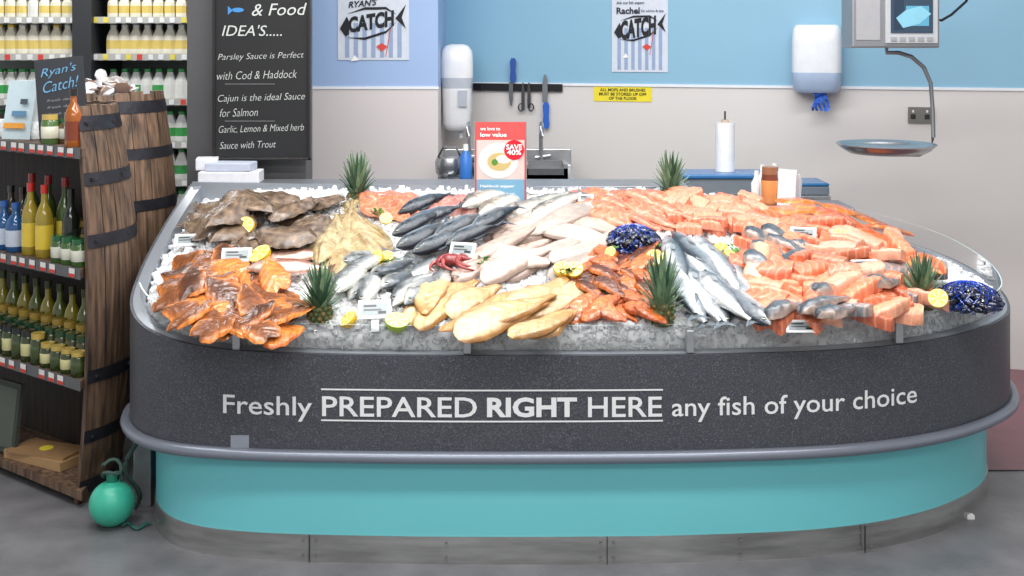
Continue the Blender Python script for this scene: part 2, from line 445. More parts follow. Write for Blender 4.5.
def flat_geo(L,W,T,c1,c2,seed=0):
    vs=[];fs=[];vc=[];uv=[]; n=26;cols=13
    prof=[(0,.1),(.06,.34),(.2,.78),(.4,1),(.6,.86),(.78,.48),(.88,.2),(.92,.18),(1.0,.42)]
    wv=U(0,6)
    for i in range(n+1):
        u=i/n; w=W/2*interp(prof,u)
        for k in range(cols):
            v=-1+2*k/(cols-1); f=abs(v)
            z=T*(1-min(1,f/.8)**2)*(1 if u<.88 else .25)*min(1,.3+u*6)+.004+.002*math.sin(u*40+v*5)*(f>.75)+.006*f*f*(1+math.sin(u*7+wv+v*2))
            z+=T*.15*math.exp(-(v/.07)**2)
            c=mixc(c1,c2,.5+1.1*noise.noise(Vector((u*9+seed,v*4,seed)))); 
            if f>.78 or u>.88: c=mulc(c,.7)
            vs.append((u*L,w*v,z)); vc.append(c); uv.append((u,v))
    for i in range(n):
        for k in range(cols-1):
            a=i*cols+k; fs.append((a,a+cols,a+cols+1,a+1))
    return vs,fs,vc,uv
def place(mb,geo,X,Y,ang,base=0,tilt=0,surf=ice,roll=0):
    vs,fs,vc,uv=geo; ca,sa=math.cos(ang),math.sin(ang)
    o=[]
    for x,y,z in vs:
        wx=X+x*ca-y*sa; wy=Y+x*sa+y*ca
        o.append((wx,wy,surf(wx,wy)+base+z+tilt*x+roll*y))
    mb.add(o,fs,vcol=vc,uv=uv)
def P2(a,b,h=.02):
    x0,y0=ice_at(a[0],a[1],h); x1,y1=ice_at(b[0],b[1],h)
    return x0,y0,math.atan2(y1-y0,x1-x0),math.hypot(x1-x0,y1-y0)
def line(mb,fn,a,b,base=.0,tilt=0,roll=0):
    x,y,ang,L=P2(a,b,base+.02); place(mb,fn(L),x,y,ang,base,tilt,roll=roll)
wet=vmat('wet_fish_skin',.26,.0,.35,55,.4,180,coat=.45)
wet_silver=vmat('silver_fish_skin',.2,.35,.25,70,.3,300,coat=.8)
flesh=vmat('fish_flesh',.28,0,.14,40,.5,120,coat=.5,stripe=(46,7,C(176,148,134),.4))
yellow_m=vmat('smoked_haddock_flesh',.28,0,.2,36,.5,120,coat=.5,stripe=(46,7,C(180,124,56),.4))
salmon_m=vmat('salmon_flesh',.28,0,.12,50,.4,150,coat=.5,stripe=(30,5,C(250,186,152),.38))
smoked_m=vmat('smoked_flesh',.27,0,.3,40,.5,90,coat=.5,stripe=(34,9,C(92,46,20),.4))
BR1,BR2=C(136,112,90),C(78,62,50)
mb=MB()
for k,(a,b,W) in enumerate([((188,212),(255,226),.2),((255,200),(190,203),.17),((300,196),(228,210),.2),((320,225),(262,200),.2),((345,196),(285,204),.16),((210,240),(258,214),.17),((298,242),(240,240),.17),((240,222),(182,220),.19),((330,215),(290,246),.18),((270,218),(315,198),.16),((222,196),(280,212),.17),((316,236),(262,232),.16),((205,226),(250,196),.16)]):
    line(mb,lambda L:flat_geo(max(L,.24),W,.024,mixc(BR1,C(156,134,110),R()),BR2,k),a,b,.004+.006*k,0,roll=U(-.15,.15))
mb.build('brown_flatfish_pile',wet,None,True)
mb=MB()
for k,(a,b,W) in enumerate([((338,286),(352,198),.22),((376,268),(350,206),.2),((318,262),(340,212),.15)]):
    line(mb,lambda L:flat_geo(L,W,.035,C(214,196,152),C(156,128,86),k+20),a,b,.01+.01*k)
mb.build('pale_flatfish',wet,None,True)
# kippers (split and smoked, overlapping)
mb=MB()
rows=[(262,182,250,4),(274,176,262,5),(287,174,272,6),(300,178,284,6),(313,184,288,6),(326,196,290,6),(336,215,280,4)]
for r,(y0,xa,xb,nn) in enumerate(rows):
    for k in range(nn):
        x=xa+(xb-xa)*k/(nn-1)+U(-4,4); y=y0+U(-3,3)
        X,Y=ice_at(x,y,.03); d=R()
        if d<.45: c1,e_=C(124,72,38),C(232,138,60)
        elif d<.6: c1,e_=C(84,50,32),C(222,126,54)
        else: c1,e_=C(230,138,66),C(206,104,44)
        a=math.radians(random.choice([U(100,150),U(30,70),U(100,170)])); L=U(.14,.18)
        place(mb,fillet_geo(L,U(.095,.12),.016,c1,c1,e_,prof=[(0,.55),(.1,.9),(.35,1),(.65,.8),(.85,.42),(1,.10)],groove=.6,ep=4.5,notch=.12,thin=True),X-math.cos(a)*L*.5,Y-math.sin(a)*L*.5,a,.008+.004*r+U(0,.026),U(-.1,.22),roll=U(-.3,.3))
mb.build('kippers',smoked_m,None,True)
mb=MB()
line(mb,lambda L:fish_geo(L,.075,.045,C(140,84,68),C(196,122,98),C(226,196,180)),(247,268),(334,262),.03)
line(mb,lambda L:fish_geo(L,.07,.04,C(120,74,58),C(180,110,86),C(226,186,166)),(262,257),(334,254),.02)
mb.build('red_gurnard',wet_silver,None,True)
mb=MB()
for k,(a,b) in enumerate([((398,214),(448,198)),((404,226),(458,208)),((392,236),(440,212)),((396,248),(446,226)),((412,254),(470,228)),((432,240),(488,212)),((446,246),(504,218)),((470,232),(520,206))]):
    line(mb,lambda L:fish_geo(max(L,.24),.07,.05,C(24,36,50),C(112,128,138),C(215,220,218),.85,seed=k,flip=-1,split=.52),a,b,.02+.006*(k%4)+.004*k)
mb.build('mackerel',wet_silver,None,True)
mb=MB()
for k,(a,b) in enumerate([((382,288),(424,262)),((392,306),(436,268)),((405,304),(450,272)),((335,292),(362,262)),((350,300),(388,266)),((426,302),(456,266)),((372,274),(410,256)),((342,276),(382,250)),((446,258),(404,280)),((362,304),(380,274)),((340,262),(388,256))]):
    line(mb,lambda L:fish_geo(max(L,.22)*U(.9,1.1),.085,.04,C(62,72,78),C(160,166,168),C(226,224,214),flip=1 if k%2 else -1),a,b,.01+.008*(k%4),roll=U(-.25,.25))
mb.build('sea_bream',wet_silver,None,True)
# cod / haddock fillets : long pale sides running up to the right
mb=MB()
ck=0
for cy in (264,254,243,232,221,211):
    xs={264:[488,512,540],254:[496,522,552,580],243:[498,526,556,584],232:[504,532,562,588],221:[520,548,576,598],211:[540,568,590]}[cy]
    for cx in xs:
        ck+=1; cx+=U(-6,6); y=cy+U(-3,3); L=U(58,82); sl=U(.3,.55)
        if R()<.12: sl=-.2
        a=(cx-L*.5,y+L*sl*.5); b=(cx+L*.5,y-L*sl*.5)
        q=R(); base_c=mixc(C(222,208,196),C(224,180,164),R()*.8) if q<.72 else (C(164,152,142) if q<.86 else C(232,224,214))
        if R()<.3: a,b=b,a
        line(mb,lambda L_:fillet_geo(L_,U(.075,.10),.026,base_c,C(206,182,166),C(148,128,116),groove=.4,ep=5,lump=.1),a,b,.012+.012*(ck%3),U(0,.05),roll=U(-.3,.3))
mb.build('cod_fillets',flesh,None,True)
mb=MB()
for k,(a,b) in enumerate([((404,318),(458,282)),((416,322),(490,286)),((440,328),(520,292)),((456,332),(548,300)),((478,328),(572,288)),((500,326),(582,282)),((448,310),(500,282)),((510,332),(572,310)),((465,316),(540,290)),((430,300),(478,278)),((505,306),(568,276)),((424,310),(440,276)),((462,332),(510,302)),((530,332),(580,302)),((420,300),(470,284)),((490,318),(556,292))]):
    if k%3==2: a,b=b,a
    line(mb,lambda L:fillet_geo(L,U(.075,.11),.022,mixc(C(208,176,118),C(220,202,160),R()),C(188,134,70),C(152,104,52),groove=.45,ep=4,lump=.1),a,b,.01+.010*(k%4),.03,roll=U(-.35,.35))
mb.build('smoked_haddock_fillets',yellow_m,None,True)
mb=MB()
for k in range(36):
    cx=572+(k%6)*15+U(-5,5)+(k//6)*1; cy=250+(k//6)*11.5+U(-3,3)
    d=R()<.4
    c1=C(220,118,58) if not d else C(84,50,34)
    s=random.choice([1,1,-1])
    a=(cx-13,cy+9*s); b=(cx+14,cy-8*s)
    line(mb,lambda L:fillet_geo(max(L,.13),.06,.018,c1,mixc(c1,C(150,62,28),.4),C(150,66,30) if not d else C(212,116,52),ep=4,groove=.4,thin=True),a,b,.012+.012*(k%3),U(0,.15),roll=U(-.3,.3))
mb.build('smoked_mackerel_fillets',smoked_m,None,True)
mb=MB()
for k,(a,b) in enumerate([((478,216),(532,194)),((492,222),(556,196)),((462,208),(510,192)),((515,212),(575,193)),((530,216),(592,196))]):
    line(mb,lambda L:fish_geo(L,.085,.05,C(98,90,80),C(168,158,144),C(226,218,205)),a,b,.02+.006*(k%3))
mb.build('whole_haddock',wet_silver,None,True)
mb=MB()
bass=[((668,240),(716,318)),((682,244),(738,326)),((696,236),(758,312)),((664,262),(704,322)),((708,244),(768,318)),((684,268),(728,330)),((672,232),(740,296)),((700,272),(752,328)),((676,286),(716,328)),((716,262),(772,322)),((666,236),(696,306)),((770,326),(716,280)),((728,328),(690,262))]
for k,(a,b) in enumerate(bass):
    line(mb,lambda L:fish_geo(L*.96,.085,.05,C(46,58,68),C(150,160,168),C(236,236,234),flip=1 if k%3 else -1,split=.4),a,b,.012+.009*(k%4),roll=U(-.15,.15))
mb.build('sea_bass',wet_silver,None,True)
mb=MB()
for k in range(26):
    cx=592+(k%9)*10+U(-4,4); cy=197+(k//9)*9+U(-3,3)
    a=(cx-18,cy-6);b=(cx+22,cy+9)
    line(mb,lambda L:fillet_geo(L,.07,.028,mixc(C(236,126,88),C(226,100,66),R()),C(225,105,70),C(240,156,124)),a,b,.012+.014*(k%3),roll=U(-.35,.35))
for k in range(14):
    cx=370+(k%7)*7+U(-4,4); cy=198+(k//7)*10+U(-3,3)
    a=(cx-8,cy-7);b=(cx+10,cy+7)
    line(mb,lambda L:fillet_geo(max(L,.1),.06,.03,mixc(C(232,130,90),C(215,95,65),R()),C(220,115,80),C(236,165,130)),a,b,.012+.01*(k%2),roll=U(-.3,.3))
for k in range(8):
    cx=440+(k%4)*12+U(-4,4); cy=197+(k//4)*7
    line(mb,lambda L:fillet_geo(max(L,.1),.06,.03,C(200,120,110),C(180,95,88),C(214,160,150)),(cx-10,cy+6),(cx+10,cy-4),.012,roll=U(-.3,.3))
mb.build('trout_fillets',salmon_m,None,True)
mb=MB()
POLY=[(742,240),(770,222),(830,220),(900,240),(938,272),(932,300),(884,316),(822,314),(775,318),(750,285)]
pts=[];tries=0
while len(pts)<160 and tries<12000:
    tries+=1
    x=U(735,945); y=U(208,322)
    if not inside(x,y,POLY): continue
    if any(abs(x-q[0])<14 and abs(y-q[1])<7 for q in pts): continue
    pts.append((x,y))
pts.sort(key=lambda q:q[1])
for (x,y) in pts:
    h=.015+.06*math.exp(-((x-845)/75)**2-((y-258)/40)**2)+U(0,.02)
    X,Y=ice_at(x,y,h+.02)
    sk=R()<.10
    c=mixc(C(236,134,92),C(226,108,70),R()) if not sk else C(132,138,142)
    if R()<.3: c=mixc(C(240,162,126),C(236,178,150),R())
    a=math.radians(-28+70*noise.noise(Vector((x*.03,y*.05,4)))+U(-22,22)+(90 if R()<.2 else 0))
    L=U(.10,.15)
    place(mb,portion_geo(L,U(.055,.072),U(.038,.05),c,C(110,116,120) if sk else None),X-L*.5*math.cos(a),Y-L*.5*math.sin(a),a,h-.01,U(-.2,.3),roll=U(-.5,.5))
for k in range(56):
    x=U(672,775); y=U(196,228)+ (x-668)*.05
    X,Y=ice_at(x,y,.03); a=math.radians(U(-50,40))
    place(mb,portion_geo(U(.08,.12),.05,.035,mixc(C(242,160,126),C(232,112,76),R())),X-.04,Y,a,.01+U(0,.025),U(-.1,.15),roll=U(-.4,.4))
mb.build('salmon_portions',salmon_m,None,True)
mb=MB()
for k,(a,b) in enumerate([((752,240),(792,258)),((768,234),(806,250)),((780,262),(822,246)),((800,308),(850,294)),((744,228),(776,240)),((838,272),(880,264)),((790,240),(824,252)),((744,252),(776,266)),((760,226),(800,238)),((816,312),(856,304)),((766,312),(806,300)),((862,282),(900,276)),((812,290),(846,280))]):
    line(mb,lambda L:fillet_geo(L,.065,.034,C(56,66,74),C(160,168,172),C(200,174,160),groove=.1,ep=5),a,b,.07+.012*(k%2),roll=U(-.2,.2))
mb.build('skin_on_salmon_fillets',wet_silver,None,True)
mb=MB()
for k,(a,b) in enumerate([((768,206),(828,212)),((790,202),(850,218)),((812,206),(872,228)),((830,214),(890,238)),((846,208),(906,232)),((852,226),(912,246)),((800,212),(846,230)),((868,222),(914,234)),((780,198),(826,204)),((880,246),(926,262)),((826,204),(860,212)),((896,250),(944,272)),((760,212),(800,220))]):
    line(mb,lambda L:fillet_geo(L,U(.09,.13),.02,mixc(C(236,112,30),C(228,92,24),R()),C(212,78,20),C(240,140,56)),a,b,.035+.012*(k%4),.05,roll=U(-.45,.2))
mb.build('smoked_salmon_sides',salmon_m,None,True)
mb=MB()
for k in range(9):
    X,Y=ice_at(452+U(-10,10),262+U(-2,2),.05); a=U(0,6.28); pts_=[];rs=[]
    z0=ice(X,Y)+.065
    for i in range(12):
        a+=U(.1,.45); X+=.011*math.cos(a); Y+=.011*math.sin(a); pts_.append((X,Y,max(ice(X,Y)+.03,z0-.003*i))); rs.append(.012*(1-i/13))
    tube(mb,pts_,rs,8,mixc(C(126,34,38),C(170,80,74),R()))
X,Y=ice_at(452,260,.06); ell(mb,(X,Y,ice(X,Y)+.06),(.04,.03,.022),C(136,44,46),14,9)
mb.build('octopus',wet,None,True)
m_mus=vmat('mussel_shell',.18,0,.3,50,.2,100,coat=.8)
def mussels(px,py,sx,sy,sz):
    mb=MB(); X,Y=ice_at(px,py,.05); z0=ice(X,Y)+.02
    for k in range(190):
        a=U(0,6.28); ph=math.acos(U(-.2,1)); q=Vector((math.sin(ph)*math.cos(a)*sx,math.sin(ph)*math.sin(a)*sy,math.cos(ph)*sz))
        M=Matrix.Rotation(U(0,6),3,'Z')@Matrix.Rotation(U(0,6),3,'X')
        ell(mb,(X+q.x,Y+q.y,z0+q.z),(.028,.014,.011),mixc(C(8,11,26),C(16,48,112),R()**3),8,5,M)
    for k in range(16):
        a=2*math.pi*k/16
        for dr in (1,-1):
            pts=[]
            for i in range(13):
                ph=math.pi*.62*i/12; aa=a+dr*i*.12
                pts.append((X+math.sin(ph)*math.cos(aa)*(sx+.013),Y+math.sin(ph)*math.sin(aa)*(sy+.013),z0+math.cos(ph)*(sz+.014)))
            tube(mb,pts,.0012,4,C(20,60,170))
    mb.build('mussel_net',m_mus,None,True)
mussels(633,238,.082,.075,.065); mussels(968,292,.085,.09,.05)
m_leaf=vmat('leaf',.5,0,.2,40,.1,60)
def pineapple(px,py,h=.15,body=.055):
    mb=MB(); X,Y=ice_at(px,py,.0); z0=ice(X,Y)-.005
    H=body
    prof=[(.018,0),(.030,.010),(.035,H*.5),(.030,H*.9),(.016,H*1.05)]
    lathe(mb,[(r,z,C(96,88,48)) for r,z in prof],(X,Y,z0),14)
    for rr in range(4):
        for k in range(11):
            a=2*math.pi*(k+.5*(rr%2))/11; r=[.030,.035,.035,.030][rr]
            ell(mb,(X+r*math.cos(a),Y+r*math.sin(a),z0+H*(.15+.24*rr)),(.008,.008,.008),C(116,100,50) if (k+rr)%2 else C(72,92,52),6,4)
    for k in range(60):
        t=k/60; a=k*2.4; sp=.056*(1-t)**.6+.004; hh=(h-body*.6)*(.3+.7*t**.7)
        bx,by=X+.012*math.cos(a),Y+.012*math.sin(a); zb=z0+H*(.45+.55*t)+.01*t*2
        tan=Vector((-math.sin(a),math.cos(a),0)); rad=Vector((math.cos(a),math.sin(a),0))
        vs=[]
        for j,(f,w) in enumerate(((0,.008),(.4,.0085),(.75,.005),(1,.0005))):
            p=Vector((bx,by,zb))+rad*(sp*(f**1.3)*1.2)+Vector((0,0,hh*(f-.15*f*f*(1-t))))
            vs+= [p-tan*w,p+rad*-.003,p+tan*w]
        fs=[]
        for j in range(3):
            for q in range(2): fs.append((j*3+q,j*3+q+1,j*3+q+4,j*3+q+3))
        c=mixc(C(46,84,62),C(146,172,136),R()); mb.add(vs,fs,col=c)
    mb.build('pineapple',m_leaf,None,False)
pineapple(357,200,.17,.03);pineapple(320,322,.16,.055);pineapple(662,325,.20,.075);pineapple(671,196,.16,.03);pineapple(922,308,.15,.045)
m_lem=vmat('citrus',.4,0,.08,90,.2,200,coat=.2)
def lemon(px,py,r=.03,green=False,h=.03,name='lemon_half'):
    mb=MB(); X,Y=ice_at(px,py,h); z=ice(X,Y)+h
    rind=C(230,184,30) if not green else C(150,180,50); pith=C(240,228,165); fl=C(234,194,70) if not green else C(205,220,120)
    M=Matrix.Rotation(math.radians(U(20,60)),3,'X')@Matrix.Rotation(U(-.6,.6),3,'Y')@Matrix.Rotation(U(0,6),3,'Z')
    vs=[];fs=[];fcx=[];n=20
    rad=[(0.05,0,pith),(.85,.0,fl),(.93,0,pith),(1.0,-.02,rind),(.97,-.35,rind),(.75,-.75,rind),(.4,-1.0,rind),(.12,-1.15,rind)]
    for (q,zz,c) in rad:
        for k in range(n):
            a=2*math.pi*k/n; vs.append(M@Vector((q*r*math.cos(a),q*r*math.sin(a),zz*r))+Vector((X,Y,z)))
    for i in range(len(rad)-1):
        for k in range(n):
            k2=(k+1)%n; fs.append((i*n+k,(i+1)*n+k,(i+1)*n+k2,i*n+k2))
            c=rad[i+1][2]
            if i==0 and k%3==0: c=pith
            fcx.append(c)
    fs.append(tuple(range(n))); fcx.append(pith)
    mb.add(vs,fs,fcol=fcx); mb.build(name,m_lem,None,False)
for (x,y,r) in [(244,226,.037),(259,253,.04),(375,258,.03),(386,256,.028),(386,218,.024),(563,268,.032),(574,269,.03),(610,252,.02),(655,257,.03),(666,259,.03),(722,250,.03),(731,254,.026),(840,237,.03),(848,241,.03),(938,298,.03)]: lemon(x,y,r,h=.06 if x<840 else .09)
lemon(397,320,.038,True,.03,'lime_half'); lemon(347,318,.03,False,.025)
mb=MB()
for k in range(40):
    x,y=random.choice([(382,262),(655,250),(610,250),(845,238),(480,262),(726,250),(568,272),(380,214)]); X,Y=ice_at(x+U(-8,8),y+U(-4,4),.05)
    for j in range(5):
        a=U(0,6.28);z=ice(X,Y)+.05
        mb.add([(X,Y,z),(X+.02*math.cos(a),Y+.02*math.sin(a),z+.008),(X+.02*math.cos(a+.7),Y+.02*math.sin(a+.7),z+.012)],[(0,1,2)],col=mixc(C(40,90,35),C(90,140,50),R()))
mb.build('parsley_garnish',m_leaf)
def tag(px,py,w=.10,h=.06,rot=0,lift=.05,stem=True):
    X,Y=ice_at(px,py,lift); z=ice(X,Y)+lift-.02; mb=MB(); T=math.radians(-35)
    M=Matrix.Rotation(rot,3,'Z')@Matrix.Rotation(T,3,'X')
    def bx(x0,x1,y0,y1,z0,z1,c):
        vs=[(x0,y0,z0),(x1,y0,z0),(x1,y1,z0),(x0,y1,z0),(x0,y0,z1),(x1,y0,z1),(x1,y1,z1),(x0,y1,z1)]
        mb.add([M@Vector(p)+Vector((X,Y,z)) for p in vs],BF,col=c)
    bx(-w/2,w/2,0,.006,0,h,C(238,238,236)); bx(-w/2+.010,w/2-.010,-.001,0,h*.18,h*.82,C(150,160,162))
    bx(-w*.34,w*.05,-.002,-.001,h*.62,h*.72,C(60,60,60)); bx(-w*.34,w*.2,-.002,-.001,h*.42,h*.5,C(90,90,90)); bx(w*.1,w*.34,-.002,-.001,h*.24,h*.38,C(40,40,40))
    if stem: bx(-.012,.012,.006,.010,-.04,h*.6,C(210,210,210))
    mb.build('price_tag',m_gloss)
for t in [(188,240,.095,.045,.2,.05),(236,256,.10,.05,.1,.06),(375,312,.10,.06,.15,.05),(461,250,.09,.05,-.3,.08),(803,326,.10,.04,0,.04,False),(803,232,.09,.04,-.3,.10),(586,196,.06,.03,0,.05),(866,262,.09,.03,.1,.11),(380,196,.06,.03,0,.05),(607,196,.05,.03,0,.05)]: tag(*t)
# promo card
pc=empty('promotional_sign'); mb=MB()
def s2(px,py,Y): s=F/Y; return (px-512)/s, CH-(py-HY)/s
Yc=4.36; x0,z1=s2(475,122,Yc); x1,z0=s2(526,204,Yc)
box(mb,x0,x1,Yc,Yc+.006,z0,z1,C(218,86,84)); 
box(mb,x0+.006,x1-.006,Yc-.002,Yc,z0+.006,z0+(z1-z0)*.30,C(120,168,196))
box(mb,x0+.006,x1-.006,Yc-.002,Yc,z0+(z1-z0)*.30,z0+(z1-z0)*.78,C(214,196,190))
w=x1-x0; cxp=(x0+x1)/2
def disc(mb,x,y,z,r,col,sx=1,n=28,rz=1):
    vs=[(x,y,z)]+[(x+r*sx*math.cos(2*math.pi*k/n),y,z+r*rz*math.sin(2*math.pi*k/n)) for k in range(n)]
    mb.add(vs,[(0,1+k,1+(k+1)%n) for k in range(n)],col=col)
zc=z0+(z1-z0)*.53
disc(mb,cxp-.008,Yc-.003,zc,.075,C(240,238,236),1,28,.9); disc(mb,cxp-.008,Yc-.0035,zc,.058,C(215,218,212),1,28,.85); disc(mb,cxp-.005,Yc-.004,zc-.004,.045,C(204,180,120),1,20,.75); disc(mb,cxp+.012,Yc-.0045,zc+.006,.024,C(240,234,215),1.2,16,.7); disc(mb,cxp-.022,Yc-.0045,zc-.006,.012,C(90,140,60))
disc(mb,x1-.045,Yc-.005,z0+(z1-z0)*.66,.038,C(214,28,48))
put_text(mb,'SAVE',(x1-.075,Yc-.006,z0+(z1-z0)*.665),.060,.02,.02); put_text(mb,'40%',(x1-.072,Yc-.006,z0+(z1-z0)*.60),.054,.02,.02)
put_text(mb,"we love to",(x0+.02,Yc-.003,z1-.032),.075,.014,.01); put_text(mb,"low value",(x0+.02,Yc-.003,z1-.056),.10,.016,.02)
put_text(mb,"Haddock supper",(x0+.02,Yc-.003,z0+.06),.13,.014,.01); put_text(mb,"when you buy fresh",(x0+.02,Yc-.003,z0+.035),.13,.009)
mb.build('card',m_gloss,pc)
mb=MB(); box(mb,cxp-.05,cxp+.05,Yc-.01,Yc+.05,z0-.03,z0+.0); box(mb,x0-.003,x0,Yc-.002,Yc+.008,z0,z1);box(mb,x1,x1+.003,Yc-.002,Yc+.008,z0,z1); mb.build('stand',steel,pc)
# ---------------------------------------------------------------- room
m_floor=mat('grey_vinyl_floor',C(112,111,114),.36,0,.22,7,.1,60)
mb=MB(); mb.add([(-6,-1.5,0),(6,-1.5,0),(6,9.5,0),(-6,9.5,0)],[(0,1,2,3)]); mb.build('floor',m_floor)
mb=MB(); mb.add([(1.2,4.26,.004),(4.5,4.26,.004),(4.5,6.0,.004),(1.2,6.0,.004)],[(0,1,2,3)]); mb.build('floor_red_area',mat('red_vinyl',C(128,84,92),.4,0,.1,8))
mb=MB(); box(mb,1.9,4.0,4.20,4.23,0,.006,C(225,225,225)); mb.build('trim_1',m_paint)
mb=MB(); mb.add([(-6,-1.5,3),(6,-1.5,3),(6,9.5,3),(-6,9.5,3)],[(3,2,1,0)]); mb.build('ceiling',mat('ceiling_white',C(225,225,225),.8))
WA=Vector((-.42,6.38)); WB=Vector((3.6,5.22)); wd=(WB-WA).normalized(); wrot=math.atan2(wd.y,wd.x)
def wall_at(px,off=0.0):
    k=(px-512)/F; nx,ny=wd.y,-wd.x
    A=WA+Vector((nx,ny))*off
    t=(A.x-k*A.y)/(k*wd.y-wd.x); p=A+wd*t; return p.x,p.y
ZL=1.355
def wallmesh(name,blue,cream):
    m,nt,b=newmat(name+'_paint'); b.inputs['Roughness'].default_value=.45
    tc=nt.nodes.new('ShaderNodeTexCoord'); sp=nt.nodes.new('ShaderNodeSeparateXYZ'); nt.links.new(tc.outputs['Object'],sp.inputs[0])
    g=nt.nodes.new('ShaderNodeMath'); g.operation='GREATER_THAN'; g.inputs[1].default_value=ZL; nt.links.new(sp.outputs['Z'],g.inputs[0])
    n=nt.nodes.new('ShaderNodeTexNoise'); n.inputs['Scale'].default_value=2.5; nt.links.new(tc.outputs['Object'],n.inputs['Vector'])
    def rmp(c):
        r=nt.nodes.new('ShaderNodeValToRGB'); r.color_ramp.elements[0].color=mulc(c,.96); r.color_ramp.elements[1].color=mulc(c,1.04); nt.links.new(n.outputs['Fac'],r.inputs['Fac']); return r
    mx=nt.nodes.new('ShaderNodeMixRGB'); nt.links.new(g.outputs[0],mx.inputs[0]); nt.links.new(rmp(cream).outputs[0],mx.inputs[1]); nt.links.new(rmp(blue).outputs[0],mx.inputs[2])
    nt.links.new(mx.outputs[0],b.inputs['Base Color'])
    return m
mw=wallmesh('wall_back',C(134,178,202),C(212,208,205))
mb=MB(); nx,ny=-wd.y,wd.x
mb.add([(WA.x,WA.y,0),(WB.x,WB.y,0),(WB.x+nx*.1,WB.y+ny*.1,0),(WA.x+nx*.1,WA.y+ny*.1,0),(WA.x,WA.y,3),(WB.x,WB.y,3),(WB.x+nx*.1,WB.y+ny*.1,3),(WA.x+nx*.1,WA.y+ny*.1,3)],BF)
mb.build('wall_back',mw)
mwp=wallmesh('wall_pier',C(152,178,216),C(210,203,202))
PY=5.75
mb=MB(); xa,_=s2(250,0,PY); xb,_=s2(438,0,PY); box(mb,xa,xb,PY,6.55,0,3); mb.build('wall_left',mwp)
mb=MB(); box(mb,xa,xb+.004,PY-.006,PY,ZL-.006,ZL+.008,C(225,228,232))
mb.build('trim_2',m_paint)
mb=MB()
a0=WA+Vector((wd.y,-wd.x))*.008
mb.add([(a0.x,a0.y,ZL-.006),(a0.x+wd.x*4,a0.y+wd.y*4,ZL-.006),(WA.x+wd.x*4,WA.y+wd.y*4,ZL-.006),(WA.x,WA.y,ZL-.006),(a0.x,a0.y,ZL+.008),(a0.x+wd.x*4,a0.y+wd.y*4,ZL+.008),(WA.x+wd.x*4,WA.y+wd.y*4,ZL+.008),(WA.x,WA.y,ZL+.008)],BF,col=C(225,228,232)); mb.build('trim_3',m_paint)
mb=MB(); xa,_=s2(187,0,4.98); xb,_=s2(306,0,4.98); box(mb,xa,xb,4.98,5.14,0,3,C(84,84,86)); mb.build('support_column',m_paint)
mb=MB(); box(mb,-5.5,-1.0,8.35,8.45,0,3,C(60,62,66)); mb.build('wall_far',m_paint)
def wallbox(mb,px0,px1,z0,z1,d0,d1,col,rot=None,flat=None):
    if flat is None:
        A=Vector(wall_at(px0,0));B=Vector(wall_at(px1,0)); n_=Vector((wd.y,-wd.x))
    else:
        A=Vector(((px0-512)*flat/F,flat));B=Vector(((px1-512)*flat/F,flat)); n_=Vector((0,-1))
    q=[A+n_*d1,B+n_*d1,B+n_*d0,A+n_*d0]
    vs=[(p.x,p.y,z0) for p in q]+[(p.x,p.y,z1) for p in q]; mb.add(vs,BF,col=col)
def zat(px,py,flat=None):
    y=flat if flat else wall_at(px)[1]; return CH-(py-HY)*y/F
def poster(px0,px1,pyt,pyb,flat,head):
    mb=MB(); pm=(px0+px1)/2; z1=zat(pm,pyt,flat); z0=zat(pm,pyb,flat)
    wallbox(mb,px0,px1,z0,z1,.001,.005,C(205,212,222),flat=flat)
    w=px1-px0; hh=z1-z0
    n=15
    for k in range(n):
        if k%2: wallbox(mb,px0+w*(.04+.92*k/n),px0+w*(.04+.92*(k+1)/n),z0+.012,z0+hh*.5,.005,.0065,C(146,164,194),flat=flat)
    rot=0 if flat else wrot
    def org(px,z,off=.009):
        if flat: return ((px-512)*flat/F,flat-off,z)
        x,y=wall_at(px,off); return (x,y,z)
    yy=flat if flat else wall_at(pm)[1]; m=yy/F
    put_text(mb,'CATCH',org(px0+w*.15,z0+hh*.36),w*.64*m,hh*.22,.05,0,C(20,22,28),rot,slope=.16)
    o=Vector(org(px0+w*.48,z0+hh*.50,.0095)); d=Vector((math.cos(rot),math.sin(rot),0)); W=w*m
    def poly(pts,c): mb.add([o+d*(a*W)+Vector((0,0,b*W+.13*a*W)) for a,b in pts],[tuple(range(len(pts)))],col=c)
    K=C(20,22,28)
    poly([(-.45,-.02),(-.35,.14),(-.32,.06),(-.32,-.12),(-.37,-.14)],K)
    poly([(.33,.02),(.48,.20),(.42,.02),(.48,-.14)],K)
    poly([(-.35,.17),(-.1,.235),(.2,.20),(.35,.07),(.2,.165),(-.1,.20)],K); poly([(-.35,-.16),(-.1,-.225),(.2,-.17),(.35,-.03),(.2,-.135),(-.1,-.19)],K)
    poly([(.06,-.34),(.14,-.30),(.22,-.36),(.14,-.42)],C(205,70,60)); 
    poly([(.26,-.1),(.27,-.1),(.20,-.5),(.19,-.5)],C(205,70,60)); poly([(-.30,-.5),(-.24,-.42),(-.18,-.5)],C(240,240,240))
    if head:
        put_text(mb,'Ask our fish expert',org(px0+w*.08,z0+hh*.76),w*.5*m,hh*.045,.01,0,C(40,45,60),rot); put_text(mb,'Rachel',org(px0+w*.08,z0+hh*.66),w*.42*m,hh*.075,.03,0,C(30,35,50),rot)
        put_text(mb,'for advice & tips',org(px0+w*.52,z0+hh*.67),w*.4*m,hh*.04,.01,0,C(60,65,80),rot)
    else:
        put_text(mb,"RYAN'S",org(px0+w*.15,z0+hh*.70),w*.4*m,hh*.09,.03,0.2,C(30,35,50),rot,slope=.1)
    mb.build('fish_poster',m_matte)
poster(338,409,-14,60,PY,False); poster(612,668,-16,72,None,True)
